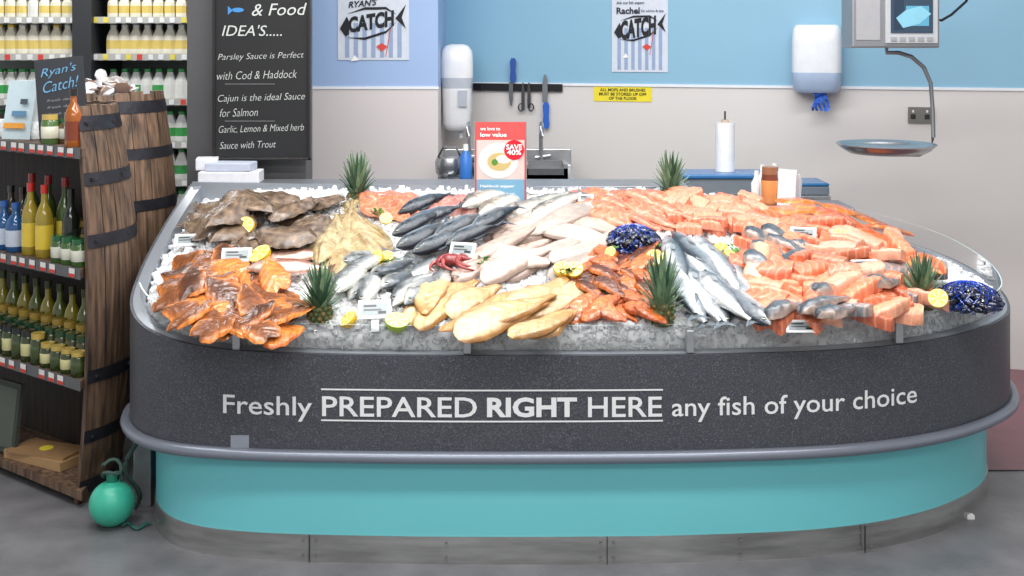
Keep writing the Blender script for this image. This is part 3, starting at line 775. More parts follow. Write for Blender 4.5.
mb=MB(); zt=zat(623,87);zb=zat(623,101.5); wallbox(mb,594,652,zb,zt,.001,.004,C(232,214,50))
m=wall_at(623)[1]/F
for t_,yy,wpx in (("ALL MOPS AND BRUSHES",91.4,46),("MUST BE STORED UP OFF",95.6,48),("OF THE FLOOR",99.8,28)):
    x,y=wall_at(623-wpx/2,.006); put_text(mb,t_,(x,y,zat(623,yy)),wpx*m,3.0*m,.02,0,C(30,30,20),wrot)
mb.build('mop_storage_sign',m_matte)
mb=MB(); wallbox(mb,908,934,zat(920,123),zat(920,107),.001,.012,C(110,108,104)); 
for a in (913,927): 
    wallbox(mb,a-2.5,a+2.5,zat(920,119),zat(920,114),.012,.014,C(30,30,30)); wallbox(mb,a-1,a+1,zat(920,112.5),zat(920,110),.012,.016,C(220,220,220))
mb.build('double_socket',m_gloss,bevel=.002)
# towel dispenser
mb=MB(); zt=zat(817,25);zb=zat(817,92); A=Vector(wall_at(792));B=Vector(wall_at(842)); n_=Vector((wd.y,-wd.x)); mid=(A+B)/2; hw=(B-A).length/2
vs=[];n=16
rows=[(0,.80,.80),(.06,.95,.95),(.3,1,1),(.75,1,1),(.93,.96,.95),(1,.86,.75)]
for (f,wf,df) in rows:
    for k in range(n+1):
        a=math.pi*k/n; cc=abs(math.cos(a))**.35*math.copysign(1,math.cos(a)); sn=math.sin(a)**.45
        p=mid+wd*(cc*hw*wf)+n_*(.15*df*sn+.001); vs.append((p.x,p.y,zb+(zt-zb)*f))
fs=[];q=n+1;fcx=[]
for i in range(len(rows)-1):
    for k in range(n): fs.append((i*q+k,(i)*q+k+1,(i+1)*q+k+1,(i+1)*q+k)); fcx.append(C(228,232,236) if i>1 else C(170,190,216))
fs.append(tuple(range(q)));fcx.append(C(100,110,130)); fs.append(tuple((len(rows)-1)*q+k for k in range(q)));fcx.append(C(236,238,240))
mb.add(vs,fs,fcol=fcx)
for k in range(5):
    vs=[];x=(k-2)*.014
    for j in range(6):
        c_=mid+wd*(x+.02+.010*math.sin(j+k))+n_*(.10+.014*math.sin(j*2+k)); wj=.012-.0012*j; vs+=[(c_.x-wj,c_.y,zb+.01-.020*j),(c_.x+wj,c_.y,zb+.01-.020*j)]
    mb.add(vs,[(j*2,j*2+1,j*2+3,j*2+2) for j in range(5)],col=C(60,105,200))
mb.build('paper_towel_dispenser',m_gloss,None,True)
kr=empty('knife_rack'); mb=MB(); wallbox(mb,474,563,zat(520,91),zat(520,83.5),.001,.02,C(25,25,28)); mb.build('magnetic_bar',m_gloss,kr,bevel=.002)
mb=MB()
def tool(px,yt,yb,hw,col,tip=False):
    zt=zat(px,yt);zb=zat(px,yb); x,y=wall_at(px,.03); m=y/F
    vs=[];fs=[]
    prof=[(0,.6),(.15,1),(.5,.8),(.85,1),(1,.7)] if not tip else [(0,.9),(.3,1),(.7,.9),(.95,.5),(1,.05)]
    for f,w in prof:
        z=zt+(zb-zt)*f
        for sx,sy in ((-1,-1),(1,-1),(1,1),(-1,1)): vs.append((x+sx*hw*m*w,y+sy*(.006 if not tip else .001),z))
    for i in range(len(prof)-1):
        for k in range(4):
            k2=(k+1)%4; fs.append((i*4+k,i*4+k2,i*4+4+k2,i*4+4+k))
    fs.append((0,1,2,3));fs.append(tuple(len(prof)*4-4+k for k in range(4)))
    mb.add(vs,fs,col=col)
tool(513,58,82,3.2,C(35,75,150)); tool(511,82,106,2.2,C(90,95,100),True) 
tool(546,102,128,3.4,C(40,95,185)); tool(545,102,74,2.8,C(110,115,120),True)
tool(523,110,82,1.8,C(60,60,62),True); tool(529,108,82,1.8,C(60,60,62),True)
mb.build('knives',m_gloss,kr)
mb=MB()
for px in (521,531):
    x,y=wall_at(px,.03); pts=[(x+.014*math.cos(a*math.pi/6),y,zat(px,107)+.02*math.sin(a*math.pi/6)) for a in range(13)]; tube(mb,pts,.004,6,C(30,30,32))
mb.build('scissors_handles',m_gloss,kr,True)
mb=MB()
Yd=6.05; xm=(457-512)*Yd/F; z0=zat(457,132,Yd); H_=zat(457,44,Yd)-z0
prof=[(.025,0,C(205,206,208)),(.055,.03,C(215,216,218)),(.072,.10,C(225,226,228)),(.078,.5,C(228,229,231)),(.085,.62,C(180,186,194)),(.085,.80,C(228,229,231)),(.080,.92,C(228,229,231)),(.06,.98,C(228,229,231)),(.03,1,C(228,229,231))]
lathe(mb,[(r,z*H_,c) for r,z,c in prof],(xm,Yd,z0),20,sq=4)
box(mb,xm-.02,xm+.075,Yd+.07,Yd+.16,z0+.1,z0+H_-.04,C(212,214,218))
box(mb,xm+.01,xm+.055,Yd-.088,Yd-.07,z0+.30*H_,z0+.48*H_,C(170,176,186)); lathe(mb,[(.012,-.03,C(200,205,210)),(.012,.0,C(200,205,210))],(xm+.02,Yd,z0),10)
mb.build('soap_dispenser',m_gloss,None,True)
# sink bench
sk=empty('stainless_sink_unit'); mb=MB()
ya,yb_=5.45,5.98; z=.93
x0=(440-512)*5.6/F; x1=(575-512)*5.6/F; 
box(mb,x0,x1,ya,ya+.04,z-.03,z); box(mb,x0,x1,yb_-.04,yb_,z-.03,z+.02); box(mb,x0,x0+.04,ya,yb_,z-.03,z); box(mb,x1-.04,x1,ya,yb_,z-.03,z); box(mb,(x0+x1)/2-.02,(x0+x1)/2+.02,ya,yb_,z-.03,z)
box(mb,x0,x1,ya,yb_,z-.25,z-.23); box(mb,x0,x1,ya,ya+.02,0,z-.03); box(mb,x0,x1,yb_-.02,yb_,0,z+.10)
box(mb,x0,x0+.02,ya,yb_,0,z-.03); box(mb,x1-.02,x1,ya,yb_,0,z-.03)
mb.build('worktop_and_bowls',steel,sk,bevel=.004)
mb=MB()
for X in (x0+.13,x0+.50):
    tube(mb,[(X,yb_-.06,z+.02),(X,yb_-.06,z+.18),(X,yb_-.08,z+.22),(X,yb_-.13,z+.24),(X,yb_-.2,z+.225),(X,yb_-.22,z+.18)],.011,8)
    tube(mb,[(X-.03,yb_-.06,z+.06),(X+.05,yb_-.06,z+.07)],.009,6)
mb.build('taps',steel,sk,True)
mb=MB()
xb=(466-512)*5.5/F; lathe(mb,[(.028,0,C(40,90,170)),(.030,.01,C(40,90,170)),(.030,.11,C(60,120,200)),(.012,.14,C(60,120,200)),(.012,.17,C(235,235,235))],(xb,ya+.02,z),14)
mb.build('detergent_bottle',m_gloss,None,True)
mb=MB(); 
for (qx,rr) in ((450,.8),(482,.6)):
    xq=(qx-512)*5.6/F; lathe(mb,[(.06*rr,0),(.085*rr,.03*rr),(.09*rr,.09*rr),(.08*rr,.12*rr),(.03*rr,.13*rr)],(xq,ya+.12,z),18,C(170,172,175)); tube(mb,[(xq-.07*rr,ya+.12,z+.12*rr),(xq-.04*rr,ya+.12,z+.18*rr),(xq+.04*rr,ya+.12,z+.18*rr),(xq+.07*rr,ya+.12,z+.12*rr)],.006,6,C(60,60,60))
mb.build('steel_pots',vmat('pot_metal',.25,.8,.05,20,0),None,True)
mb=MB(); xq=(545-512)*5.5/F
box(mb,xq-.09,xq+.10,5.50,5.70,z+.001,z+.02,C(150,152,155)); box(mb,xq-.10,xq-.08,5.50,5.70,z,z+.07,C(170,172,175)); box(mb,xq+.09,xq+.11,5.50,5.70,z,z+.07,C(170,172,175)); box(mb,xq-.1,xq+.11,5.69,5.70,z,z+.07,C(160,162,165)); box(mb,xq-.1,xq+.11,5.50,5.51,z,z+.05,C(120,122,126))
mb.build('metal_tray',vmat('tray_metal',.3,.7,.05,20,0),None)
# right prep bench
mb=MB(); x0=(678-512)*5.35/F; x1=(822-512)*5.35/F
box(mb,x0,x1,5.2,5.45,.86,.89); box(mb,x0+.02,x0+.05,5.22,5.25,0,.86);box(mb,x1-.05,x1-.02,5.22,5.25,0,.86);box(mb,x0+.02,x0+.05,5.40,5.43,0,.86);box(mb,x1-.05,x1-.02,5.40,5.43,0,.86); box(mb,x0,x1,5.2,5.21,.4,.86)
mb.build('prep_table',steel,None,bevel=.003)
mb=MB(); box(mb,x0+.01,x0+.40,5.22,5.44,.891,.965,C(120,128,136)); box(mb,x0+.0,x0+.42,5.21,5.44,.965,.985,C(50,110,165)); box(mb,x0+.44,x1+.0,5.22,5.42,.891,.93,C(110,120,130)); box(mb,x0+.44,x1,5.22,5.43,.93,.945,C(50,110,160)); mb.build('blue_cutting_boards',m_gloss,bevel=.006)
mb=MB(); xr=(725-512)*5.34/F; lathe(mb,[(.02,0,C(228,228,228)),(.044,0,C(228,228,228)),(.045,.225,C(232,232,232)),(.02,.226,C(200,200,198)),(.016,.240,C(180,160,140))],(xr,5.34,.986),24); box(mb,xr-.004,xr+.004,5.336,5.344,.99,1.265,C(60,60,60)); mb.build('paper_towel_roll',m_matte,None,True)
mb=MB(); xj=(770-512)*4.80/F; zz=.912
lathe(mb,[(.03,0,C(190,110,60)),(.036,.01,C(226,140,80)),(.037,.10,C(230,145,84)),(.034,.115,C(120,60,40)),(.034,.125,C(120,60,40)),(.033,.155,C(150,100,70))],(xj,4.80,zz),16); mb.build('sauce_jar',m_gloss,None,True)
mb=MB()
for px,hh in ((757,.13),(763,.155),(775,.16),(790,.13)):
    x=(px-512)*4.86/F; lathe(mb,[(.02,0,C(225,225,222)),(.023,.01,C(230,230,228)),(.023,hh*.6,C(230,230,228)),(.01,hh*.8,C(230,230,228)),(.01,hh,C(225,225,222))],(x,4.87,zz),12)
mb.build('seasoning_bottles',m_gloss,None,True)
mb=MB()
for k in range(6):
    box(mb,1.09+.012*k,1.17+.014*k,4.74+.025*k,4.746+.025*k,zz,zz+.15-.012*k,C(215,218,222),rot=.3*k-.7,tilt=.12*(k%3-1))
mb.build('wrapping_bags',m_matte)
mb=MB(); box(mb,-1.30,-1.05,4.75,4.88,1.001,1.05,C(215,215,220),rot=.05); box(mb,-1.27,-1.08,4.76,4.87,1.051,1.085,C(185,192,208),rot=-.08); box(mb,-1.33,-1.24,4.80,4.90,1.051,1.10,C(218,218,222),rot=.2); mb.build('paper_bag_boxes',m_matte,bevel=.004)
# ---------------------------------------------------------------- hanging scale
sc=empty('hanging_scale'); Ys=4.80; k=Ys/F
X=lambda px:(px-512)*k
Z=lambda py:CH-(py-HY)*k
mb=MB(); box(mb,X(852),X(940),Ys,Ys+.16,Z(48),Z(-40),C(176,178,182)); mb.build('housing',mat('scale_body',C(150,152,156),.35,.6),sc,bevel=.008)
mb=MB(); box(mb,X(885),X(937),Ys-.008,Ys,Z(43),Z(-30),C(180,184,188)); box(mb,X(890),X(932),Ys-.012,Ys-.008,Z(33),Z(-26),C(52,70,88)); 
box(mb,X(905),X(928),Ys-.013,Ys-.012,Z(26),Z(6),C(90,160,190)); box(mb,X(893),X(903),Ys-.013,Ys-.012,Z(30),Z(-20),C(40,56,76))
vs=[(X(895)+.0,Ys-.014,Z(18)),(X(905),Ys-.014,Z(10)),(X(920),Ys-.014,Z(6)),(X(930),Ys-.014,Z(14)),(X(918),Ys-.014,Z(24)),(X(902),Ys-.014,Z(28))]; mb.add(vs,[tuple(range(6))],col=C(130,190,210))
for i in range(5): box(mb,X(890+i*9),X(896+i*9),Ys-.012,Ys-.008,Z(41),Z(37),C(150,152,155))
box(mb,X(856),X(880),Ys-.003,Ys,Z(40),Z(-30),C(160,161,164)); mb.build('display',m_gloss,sc,bevel=.001)
mb=MB(); tube(mb,[(X(896),Ys+.08,Z(-38)),(X(896),Ys+.08,3.0)],.02,10)
tube(mb,[(X(893),Ys+.08,Z(46)),(X(893),Ys+.08,Z(53)),(X(905),Ys+.08,Z(53)),(X(918),Ys+.08,Z(57)),(X(930),Ys+.07,Z(68)),(X(936),Ys+.06,Z(84)),(X(937),Ys+.05,Z(110)),(X(936),Ys+.03,Z(138)),(X(932),Ys+.02,Z(150)),(X(920),Ys+.01,Z(155)),(X(888),Ys,Z(154))],.009,8)
mb.build('hanger_arm',mat('arm_steel',C(120,122,126),.35,.7),sc,True)
mb=MB(); lathe(mb,[(.03,-.004),(.15,0),(.185,.022),(.198,.034),(.203,.036),(.203,.040),(.196,.040),(.183,.027),(.148,.006),(.02,.003)],(X(886),Ys,Z(153)),40,(1,1,1,1)); mb.build('weighing_pan',mat('pan_steel',C(180,182,184),.22,.9),sc,True)
mb=MB(); tube(mb,[(X(940),Ys+.1,Z(18)),(X(952),Ys+.12,Z(20)),(X(965),Ys+.15,Z(14)),(X(985),Ys+.2,Z(0)),(X(1000),Ys+.2,Z(-30)),(X(1002),Ys+.2,3.0)],.006,6,C(30,30,32)); mb.build('power_cable',m_gloss,sc,True)
# ---------------------------------------------------------------- chalkboard
cb=empty('chalkboard'); Yb=4.90; k=Yb/F
X=lambda px:(px-512)*k
Z=lambda py:CH-(py-HY)*k
mb=MB(); box(mb,X(214),X(310),Yb,Yb+.03,Z(160),Z(-60),C(24,25,27)); mb.build('board',m_matte,cb,bevel=.003)
mb=MB()
for (a,b,c,d) in ((213,311,160,157.5),(213,215.5,160,-60),(308.5,311,160,-60)): box(mb,X(a),X(b),Yb-.012,Yb,Z(c),Z(d),C(40,38,38))
mb.build('frame',m_gloss,cb,bevel=.002)
mb=MB()
def chalk(t,px,py,w,h,sl=.03,b=-.012,col=C(190,194,190)): put_text(mb,t,(X(px),Yb-.003,Z(py)),w*k,h*k,b,.25,col,slope=sl)
chalk("& Food",252,16,55,12,.02,.0); chalk("IDEA'S.....",222,36,60,11,.0,.0)
chalk("Parsley Sauce is Perfect",218,62,86,8); chalk("with Cod & Haddock",217,80,80,8)
chalk("Cajun is the ideal Sauce",218,104,87,9); chalk("for Salmon",220,117,38,8)
chalk("Garlic, Lemon & Mixed herb",219,134,85,8); chalk("Sauce with Trout",220,149,56,7)
mb.add([(X(238)+.02*math.cos(a*.524)*1.3,Yb-.003,Z(10)+.010*math.sin(a*.524)) for a in range(12)]+[],[tuple(range(12))],col=C(60,130,190))
mb.add([(X(228),Yb-.003,Z(6)),(X(228),Yb-.003,Z(15)),(X(233),Yb-.003,Z(10.5))],[(0,1,2)],col=C(60,130,190))
for py in (84,121): box(mb,X(225),X(275),Yb-.003,Yb-.0025,Z(py)-.0008,Z(py)+.0008,C(150,150,150))
mb.build('chalk_writing',m_text,cb)
# ---------------------------------------------------------------- dairy fridge
df=empty('dairy_fridge'); YF=7.5; k=YF/F
X=lambda px:(px-512)*k
Z=lambda py:CH-(py-HY)*k
mb=MB(); box(mb,X(-60),X(300),YF+.55,YF+.6,0,2.3,C(160,170,164)); box(mb,X(-60),X(300),YF,YF+.6,0,.25,C(60,62,65))
box(mb,X(75),X(94),YF-.05,YF+.55,0,2.3,C(52,54,58)); box(mb,X(-60),X(300),YF,YF+.6,2.3,2.4,C(80,82,85))
zs=[Z(178+45),Z(181),Z(143),Z(100),Z(55),Z(18),Z(-22)]
for z in zs: box(mb,X(-60),X(300),YF+.02,YF+.55,z-.02,z,C(130,130,128)); box(mb,X(-60),X(300),YF,YF+.02,z-.035,z+.008,C(190,190,184))
for z in zs:
    for i in range(30):
        px=-50+i*11+U(-1,1); box(mb,X(px),X(px+5),YF-.004,YF,z-.03,z+.004,random.choice([C(240,240,235),C(225,70,60),C(240,240,240),C(235,220,90)]))
mb.build('cabinet',m_paint,df)
mb=MB()
def milk(x,y,z,h,cap,lab,body):
    w=h*.2
    lathe(mb,[(w*.92,0,body),(w,h*.05,body),(w,h*.2,body),(w*1.01,h*.21,lab),(w*1.01,h*.48,lab),(w,h*.5,body),(w*.95,h*.62,body),(w*.45,h*.86,body),(w*.42,h*.9,body),(w*.48,h*.9,cap),(w*.48,h,cap)],(x,y,z),10,sq=5)
pals=[(C(40,140,70),C(60,160,80),C(228,228,222)),(C(40,90,180),C(230,235,240),C(228,228,222)),(C(235,200,70),C(225,200,110),C(235,230,206)),(C(60,150,80),C(226,226,220),C(230,230,222)),(C(230,230,224),C(226,200,110),C(236,230,210))]
for zi,z in enumerate(zs[:-1]):
    for i in range(26):
        px=-52+i*11.5
        if 68<px<98 : continue
        if zi>=4: pal=pals[random.choice([2,4,4])] if px>90 else random.choice(pals[2:])
        elif zi in(2,1): pal=pals[0]
        else: pal=random.choice([pals[0],pals[3]])
        h=.20 if zi<5 else .17
        milk(X(px)+.0,YF+.09,z,h,*pal); milk(X(px+6),YF+.22,z,h,*pal)
mb.build('milk_bottles',m_gloss,df,False)
# ---------------------------------------------------------------- barrel shelving
bs=empty('barrel_shelf_unit')
m_wood,nt,b=newmat('old_barrel_oak'); b.inputs['Roughness'].default_value=.6
tc=nt.nodes.new('ShaderNodeTexCoord'); mp=nt.nodes.new('ShaderNodeMapping'); mp.inputs['Scale'].default_value=(30,30,2.5); nn=nt.nodes.new('ShaderNodeTexNoise'); nn.inputs['Scale'].default_value=2; nn.inputs['Detail'].default_value=8
nt.links.new(tc.outputs['Object'],mp.inputs[0]); nt.links.new(mp.outputs[0],nn.inputs['Vector'])
rp=nt.nodes.new('ShaderNodeValToRGB'); rp.color_ramp.elements[0].position=.3; rp.color_ramp.elements[0].color=C(54,42,36); rp.color_ramp.elements[1].position=.7; rp.color_ramp.elements[1].color=C(142,112,88)
at=nt.nodes.new('ShaderNodeAttribute'); at.attribute_name='Col'; mx=nt.nodes.new('ShaderNodeMixRGB'); mx.blend_type='MULTIPLY'; mx.inputs[0].default_value=1
nt.links.new(nn.outputs['Fac'],rp.inputs['Fac']); nt.links.new(rp.outputs[0],mx.inputs[1]); nt.links.new(at.outputs['Color'],mx.inputs[2]); nt.links.new(mx.outputs[0],b.inputs['Base Color'])
bp=nt.nodes.new('ShaderNodeBump'); bp.inputs['Strength'].default_value=.4; bp.inputs['Distance'].default_value=.005; nt.links.new(nn.outputs['Fac'],bp.inputs['Height']); nt.links.new(bp.outputs['Normal'],b.inputs['Normal'])
m_iron=mat('rusted_hoop_iron',C(48,48,54),.5,.5,.3,15,.2,40)
def barrel(ax,ay,H,R0,R1,a0,a1,ns,par,lid=False):
    mb=MB(); rf=lambda z:R0+(R1-R0)*(1-((z-H/2)/(H/2))**2)
    for s in range(ns):
        t0=a0+(a1-a0)*s/ns+.006; t1=a0+(a1-a0)*(s+1)/ns-.006; vs=[];fs=[]; dz=U(-.01,.015); col=mulc((1,1,1,1),U(.6,1.25)); n=16
        for i in range(n+1):
            z=max(0,(H+dz)*i/n); r=rf(min(z,H))
            for (r_,t) in ((r,t0),(r,t1),(r-.022,t1),(r-.022,t0)): vs.append((ax+r_*math.cos(t),ay+r_*math.sin(t),z))
        for i in range(n):
            for q in range(4):
                q2=(q+1)%4; fs.append((i*4+q,i*4+q2,i*4+4+q2,i*4+4+q))
        fs+=[(0,1,2,3),(n*4,n*4+1,n*4+2,n*4+3)]
        mb.add(vs,fs,col=col)
    if lid:
        vs=[(ax,ay,H-.04)]+[(ax+(R0-.01)*math.cos(t*.3),ay+(R0-.01)*math.sin(t*.3),H-.04) for t in range(21)]
        mb.add(vs,[(0,i,i+1) for i in range(1,21)],col=(1,1,1,1))
    mb.build('staves',m_wood,par)
    mb=MB()
    for zc,wd_ in ((.06,.05),(.24,.045),(.45,.045),(H-.45,.045),(H-.24,.045),(H-.05,.05)):
        A=[];B=[]
        for i in range(25):
            t=a0+(a1-a0)*i/24
            A.append((ax+(rf(zc-wd_/2)+.003)*math.cos(t),ay+(rf(zc-wd_/2)+.003)*math.sin(t),zc-wd_/2)); B.append((ax+(rf(zc+wd_/2)+.003)*math.cos(t),ay+(rf(zc+wd_/2)+.003)*math.sin(t),zc+wd_/2))
        band(mb,A,B,False)
        for t in (a0+.1,a0+.6): lathe(mb,[(.008,-.004),(.008,.004)],(ax+(rf(zc)+.004)*math.cos(t),ay+(rf(zc)+.004)*math.sin(t),zc),8)
    mb.build('hoops',m_iron,par,True)
barrel(-1.70,4.12,1.36,.27,.345,math.radians(-40),math.radians(75),10,bs)
b2e=empty('display_barrel'); BX,BY=-1.74,4.88; barrel(BX,BY,1.37,.25,.31,math.radians(-180),math.radians(180),24,b2e,True)
dv=Vector((-.8,.6)); A0=Vector((-1.46,3.90))
def spt(t,d): p=A0+dv*t+Vector((0,1))*d; return p.x,p.y
mb=MB()
shz=[.063,.44,.818,1.2275]
for z in shz:
    pl=[spt(0,0),spt(1.0,0),spt(1.0,.31),spt(.1,.31),(-1.47,4.14)]
    vs=[(x,y,z-.03) for x,y in pl]+[(x,y,z) for x,y in pl]; n=5
    mb.add(vs,[(4,3,2,1,0),(5,6,7,8,9)]+[(i,(i+1)%n,n+(i+1)%n,n+i) for i in range(n)],col=mulc((1,1,1,1),.8))
p0=spt(.1,.315);p1=spt(1.0,.315)
mb.add([(p0[0],p0[1],0),(p1[0],p1[1],0),(p1[0],p1[1],1.30),(p0[0],p0[1],1.30)],[(0,1,2,3)],col=(.12,.12,.12,1))
mb.build('shelves',m_wood,bs)
mb=MB()
n2=Vector((-.6,-.8))
for z in shz[1:]:
    q0=Vector(spt(.0,0))+n2*.004; q1=Vector(spt(1.0,0))+n2*.004
    mb.add([(q0.x,q0.y,z-.035),(q1.x,q1.y,z-.035),(q1.x,q1.y,z+.004),(q0.x,q0.y,z+.004)],[(0,1,2,3)],col=C(96,98,100))
    for i in range(13):
        t=.03+i*.062+U(-.01,.01); q0=Vector(spt(t,0))+n2*.007;q1=Vector(spt(t+.035,0))+n2*.007
        if R()<.85:
            mb.add([(q0.x,q0.y,z-.03),(q1.x,q1.y,z-.03),(q1.x,q1.y,z+.0),(q0.x,q0.y,z+.0)],[(0,1,2,3)],col=C(226,222,218))
            q0+=n2*.001;q1+=n2*.001; mb.add([(q0.x,q0.y,z-.03),(q1.x,q1.y,z-.03),(q1.x,q1.y,z-.018),(q0.x,q0.y,z-.018)],[(0,1,2,3)],col=C(205,70,60))
mb.build('price_strips',m_matte,bs)
def bottle(mb,x,y,z,h,r,glass,label,cap,lab2=None):
    lathe(mb,[(r*.9,0,glass),(r,.006,glass),(r,h*.12,glass),(r*1.02,h*.121,label),(r*1.02,h*.45,label),(r,h*.451,glass),(r,h*.55,glass),(r*.75,h*.66,glass),(r*.38,h*.76,glass),(r*.36,h*.88,glass),(r*.42,h*.881,cap),(r*.42,h,cap)],(x,y,z),14)
def jar(mb,x,y,z,h,r,glass,label,cap):
    lathe(mb,[(r*.92,0,glass),(r,.006,glass),(r,h*.2,glass),(r*1.02,h*.21,label),(r*1.02,h*.6,label),(r,h*.61,glass),(r,h*.74,glass),(r*.85,h*.82,glass),(r*.9,h*.821,cap),(r*.9,h,cap)],(x,y,z),14)
mb=MB(); z=.8185
bottle(mb,*spt(.13,.10),z,.25,.03,C(22,30,22),C(40,45,40),C(20,20,22))
for t in (.27,.36): bottle(mb,*spt(t,.06),z,.26,.031,C(150,130,40),C(214,186,60),C(190,36,30))
for t in (.20,.31,.42): bottle(mb,*spt(t,.15),z,.28,.031,C(60,80,30),C(200,180,70),C(150,30,30))
for t in (.46,.54,.62,.72): bottle(mb,*spt(t,.06),z,.18,.036,C(30,80,130),C(190,200,215),C(40,90,160))
for t in (.50,.58): bottle(mb,*spt(t,.17),z,.22,.03,C(60,50,30),C(140,90,50),C(30,30,30))
z=.4405
for i in range(9): bottle(mb,*spt(.12+.08*i,.22),z,.25,.032,C(150,138,36) if i%2 else C(90,104,34),C(180,170,70),C(60,76,34))
bottle(mb,*spt(.06,.02),1.2285,.20,.030,C(150,80,20),C(120,50,20),C(30,25,20))
mb.build('oil_bottles',vmat('bottle_glass',.12,0,.05,20,0,coat=.5),None,True)
mb=MB(); z=.4405
for i in range(11): jar(mb,*spt(.04+.063*i,.035),z,.085 if i<4 else .11,.027,C(46,58,22),C(200,196,140) if i%2 else C(60,74,34),C(186,160,80) if i<5 else C(40,42,44))
for i in range(10): jar(mb,*spt(.05+.068*i,.10),z,.12,.028,C(60,62,26),C(110,120,60),C(40,70,46))
for i in range(9): jar(mb,*spt(.02+.075*i,.16),z,.14,.028,C(70,80,34),C(80,96,56),C(170,140,60))
z=.8185
for i in range(3): jar(mb,*spt(.035+.062*i,.035),z,.095,.028,C(60,90,40),C(206,206,190),C(30,90,50))
for i in range(8): jar(mb,*spt(.05+.07*i,.23),z,.12,.028,C(50,50,26),C(160,140,70),C(160,130,60))
jar(mb,*spt(.22,.04),1.2285,.105,.030,C(80,110,60),C(225,222,200),C(196,170,90)); jar(mb,*spt(.16,.10),1.2285,.09,.028,C(90,70,40),C(200,200,190),C(40,90,60))
mb.build('preserve_jars',vmat('jar_glass',.15,0,.05,20,0,coat=.5),None,True)
mb=MB(); zt=1.245; 
x,y=spt(.20,.14); M=Matrix.Rotation(.15,3,'Z')@Matrix.Rotation(math.radians(-8),3,'X')@Matrix.Rotation(-.10,3,'Y')
def bxs(x0,x1,y0,y1,z0,z1,c):
    vs=[(x0,y0,z0),(x1,y0,z0),(x1,y1,z0),(x0,y1,z0),(x0,y0,z1),(x1,y0,z1),(x1,y1,z1),(x0,y1,z1)]
    mb.add([M@Vector(p)+Vector((x,y,zt)) for p in vs],BF,col=c)
bxs(-.085,.085,0,.012,-.010,.29,C(40,42,46)); bxs(-.078,.078,-.002,0,-.005,.283,C(34,38,44))
for tx,dx,dz in (("Ryan's",-.065,.215),("Catch!",-.06,.165)):
    vs,fs=text_geo(tx,.125,.04,-.005,.3); mb.add([M@Vector((a+dx,-.004,b_+dz+.12*a))+Vector((x,y,zt)) for a,b_ in vs],fs,col=C(96,150,186))
for k_ in range(5):
    vs,fs=text_geo("fresh daily",.10,.012,0,.3); mb.add([M@Vector((a-.05,-.004,b_+.13-.025*k_))+Vector((x,y,zt)) for a,b_ in vs],fs,col=C(130,130,130))
mb.build('small_chalk_sign',m_matte)
mb=MB(); x,y=spt(.48,.06); zt=1.229
for i in range(3): box(mb,x-.05+.03*i,x+.07+.03*i,y+.03*i,y+.004+.03*i,zt,zt+.22,[C(190,208,214),C(230,230,230),C(80,110,140)][i],rot=-.25+.1*i,tilt=-.2)
for i in range(3): box(mb,x-.04+.03*i,x+.05,y-.012,y-.01,zt+.04+.045*i,zt+.06+.045*i,[C(220,150,60),C(90,130,160),C(70,80,90)][i],rot=-.25,tilt=-.2,c=(x,y,zt))
mb.build('recipe_leaflets',m_matte)
mb=MB()
for i in range(4):
    lathe(mb,[(.045,0,C(230,160,60)),(.05,.03,C(236,240,240)),(.03,.06,C(225,225,225))],(spt(.40+.09*i,.16)[0],spt(.40+.09*i,.16)[1],1.229),12)
mb.build('dip_pots',m_gloss,None,True)
mb=MB(); x,y=spt(.30,.12); 
box(mb,x-.15,x+.15,y-.06,y+.08,.064,.095,C(170,136,96),rot=-.5); box(mb,x-.13,x+.13,y-.06,y+.07,.095,.105,C(150,116,78),rot=-.35); lathe(mb,[(.025,0,C(225,205,60)),(.025,.002,C(225,205,60))],(x,y,.106),14)
mb.build('cardboard_box',m_matte)
mb=MB(); x,y=spt(.52,.03); box(mb,x-.07,x+.07,y,y+.015,.075,.33,C(60,66,60),rot=-.6,tilt=-.12); box(mb,x-.055,x+.055,y-.003,y,.095,.31,C(84,90,82),rot=-.6,tilt=-.12,c=(x,y+.0075,.075)); mb.build('slate_sign',m_matte)
mb=MB()
for i in range(60):
    a=U(0,6.28); r=.16*math.sqrt(R()); M=Matrix.Rotation(U(0,6),3,'Z')@Matrix.Rotation(U(0,6),3,'X')
    ell(mb,(BX+r*math.cos(a),BY-.06+r*math.sin(a)*.8,1.38+U(0,.08)*(1-r/.2)),(.035,.028,.008),random.choice([C(205,200,196),C(170,140,120),C(226,226,230),C(120,96,84)]),8,5,M)
mb.build('scallop_shells',m_gloss,None,True)
mb=MB(); lathe(mb,[(.10,0),(.16,.01),(.22,.035),(.215,.04),(.15,.016),(.05,.012)],(BX,BY-.02,1.331),28,C(190,195,198)); mb.build('serving_dish',m_gloss,None,True)
by=empty('fishing_buoy'); mb=MB(); bx,byy,bz=-1.315,3.78,.075
ell(mb,(bx,byy,bz),(.073,.073,.073),C(62,180,150),24,16); lathe(mb,[(.012,0),(.018,.01),(.018,.03),(.01,.035)],(bx,byy,bz+.065),10,C(40,140,115)); mb.build('float',vmat('buoy_plastic',.35,0,.12,14,.1,40),by,True)
mb=MB()
pts=[];
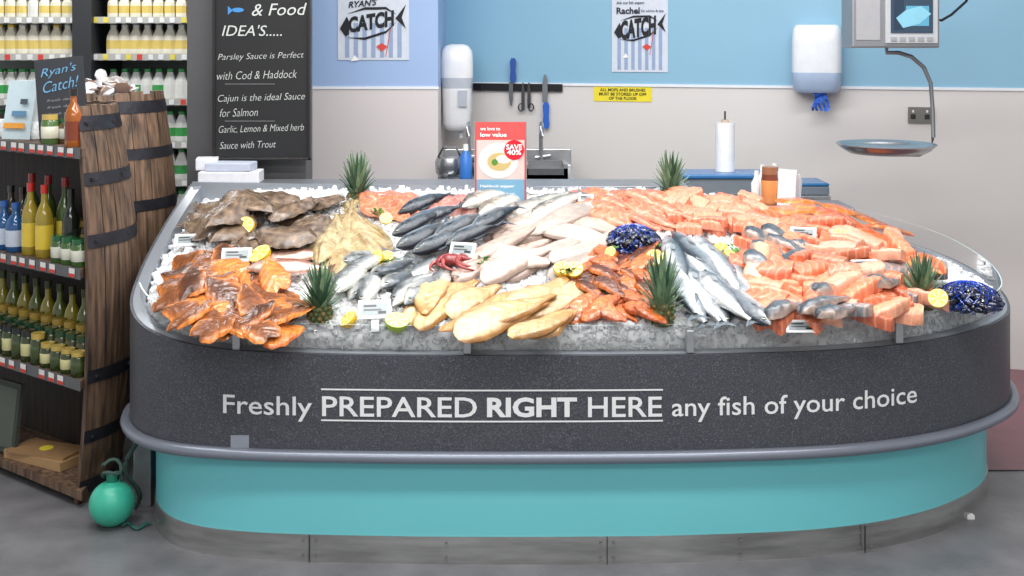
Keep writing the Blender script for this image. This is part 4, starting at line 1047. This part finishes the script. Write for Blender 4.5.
for i in range(40):
    t=i/39; pts.append((bx+.04+.02*math.sin(t*9),byy+.09+.02*math.cos(t*7),.012+.30*t))
tube(mb,pts,.008,6,C(50,70,64))
pts=[(bx+.012*i*.9+.04,byy-.02+.02*math.sin(i),.008+.004*math.sin(i*2)) for i in range(9)]; tube(mb,pts,.006,6,C(45,95,85))
pts=[(bx+.03*math.cos(i*.5),byy+.03*math.sin(i*.5),bz+.075+.01*math.sin(i*.9)+.006*i*.5) for i in range(22)]; tube(mb,pts,.006,6,C(60,84,76))
mb.build('rope',vmat('rope',.8,0,.3,90,.4,200),by,True)
mb=MB(); xx=(957-512)/291.; box(mb,xx-.012,xx+.012,3.93-.10,3.93-.08,0,.012,C(230,230,228)); mb.build('litter_scrap',m_matte)
# ---------------------------------------------------------------- camera & light
cam=bpy.data.cameras.new('Camera'); co=bpy.data.objects.new('Camera',cam); scene.collection.objects.link(co)
co.location=(0,0,CH); co.rotation_euler=(math.radians(90),0,0); cam.sensor_width=36; cam.lens=F/1024*36; cam.shift_y=-(288-HY)/1024; scene.camera=co
def area(name,loc,sx,sy,e,col=(1,1,1),rot=(0,0,0)):
    l=bpy.data.lights.new(name,'AREA'); l.shape='RECTANGLE'; l.size=sx; l.size_y=sy; l.energy=e; l.color=col
    o=bpy.data.objects.new(name,l); o.location=loc; o.rotation_euler=rot; scene.collection.objects.link(o)
area('ceiling_light',(0.2,3.9,2.95),3.4,.25,80,(1,1,1))
area('ceiling_light',(0.2,2.3,2.95),4,.3,78,(1,1,1),(math.radians(10),0,0))
area('ceiling_light',(1.0,5.1,2.95),3,.3,14,(1,1,1))
area('ceiling_light',(-2.3,3.2,2.95),1,1,20)
area('ceiling_light',(-2.6,6.8,2.9),1.8,.4,42)
area('ceiling_light',(0,0.2,2.95),4,1,90,(1,1,1),(math.radians(30),0,0))
w=bpy.data.worlds.new('World'); scene.world=w; w.use_nodes=True; w.node_tree.nodes['Background'].inputs[0].default_value=(.97,.98,1,1); w.node_tree.nodes['Background'].inputs[1].default_value=.62
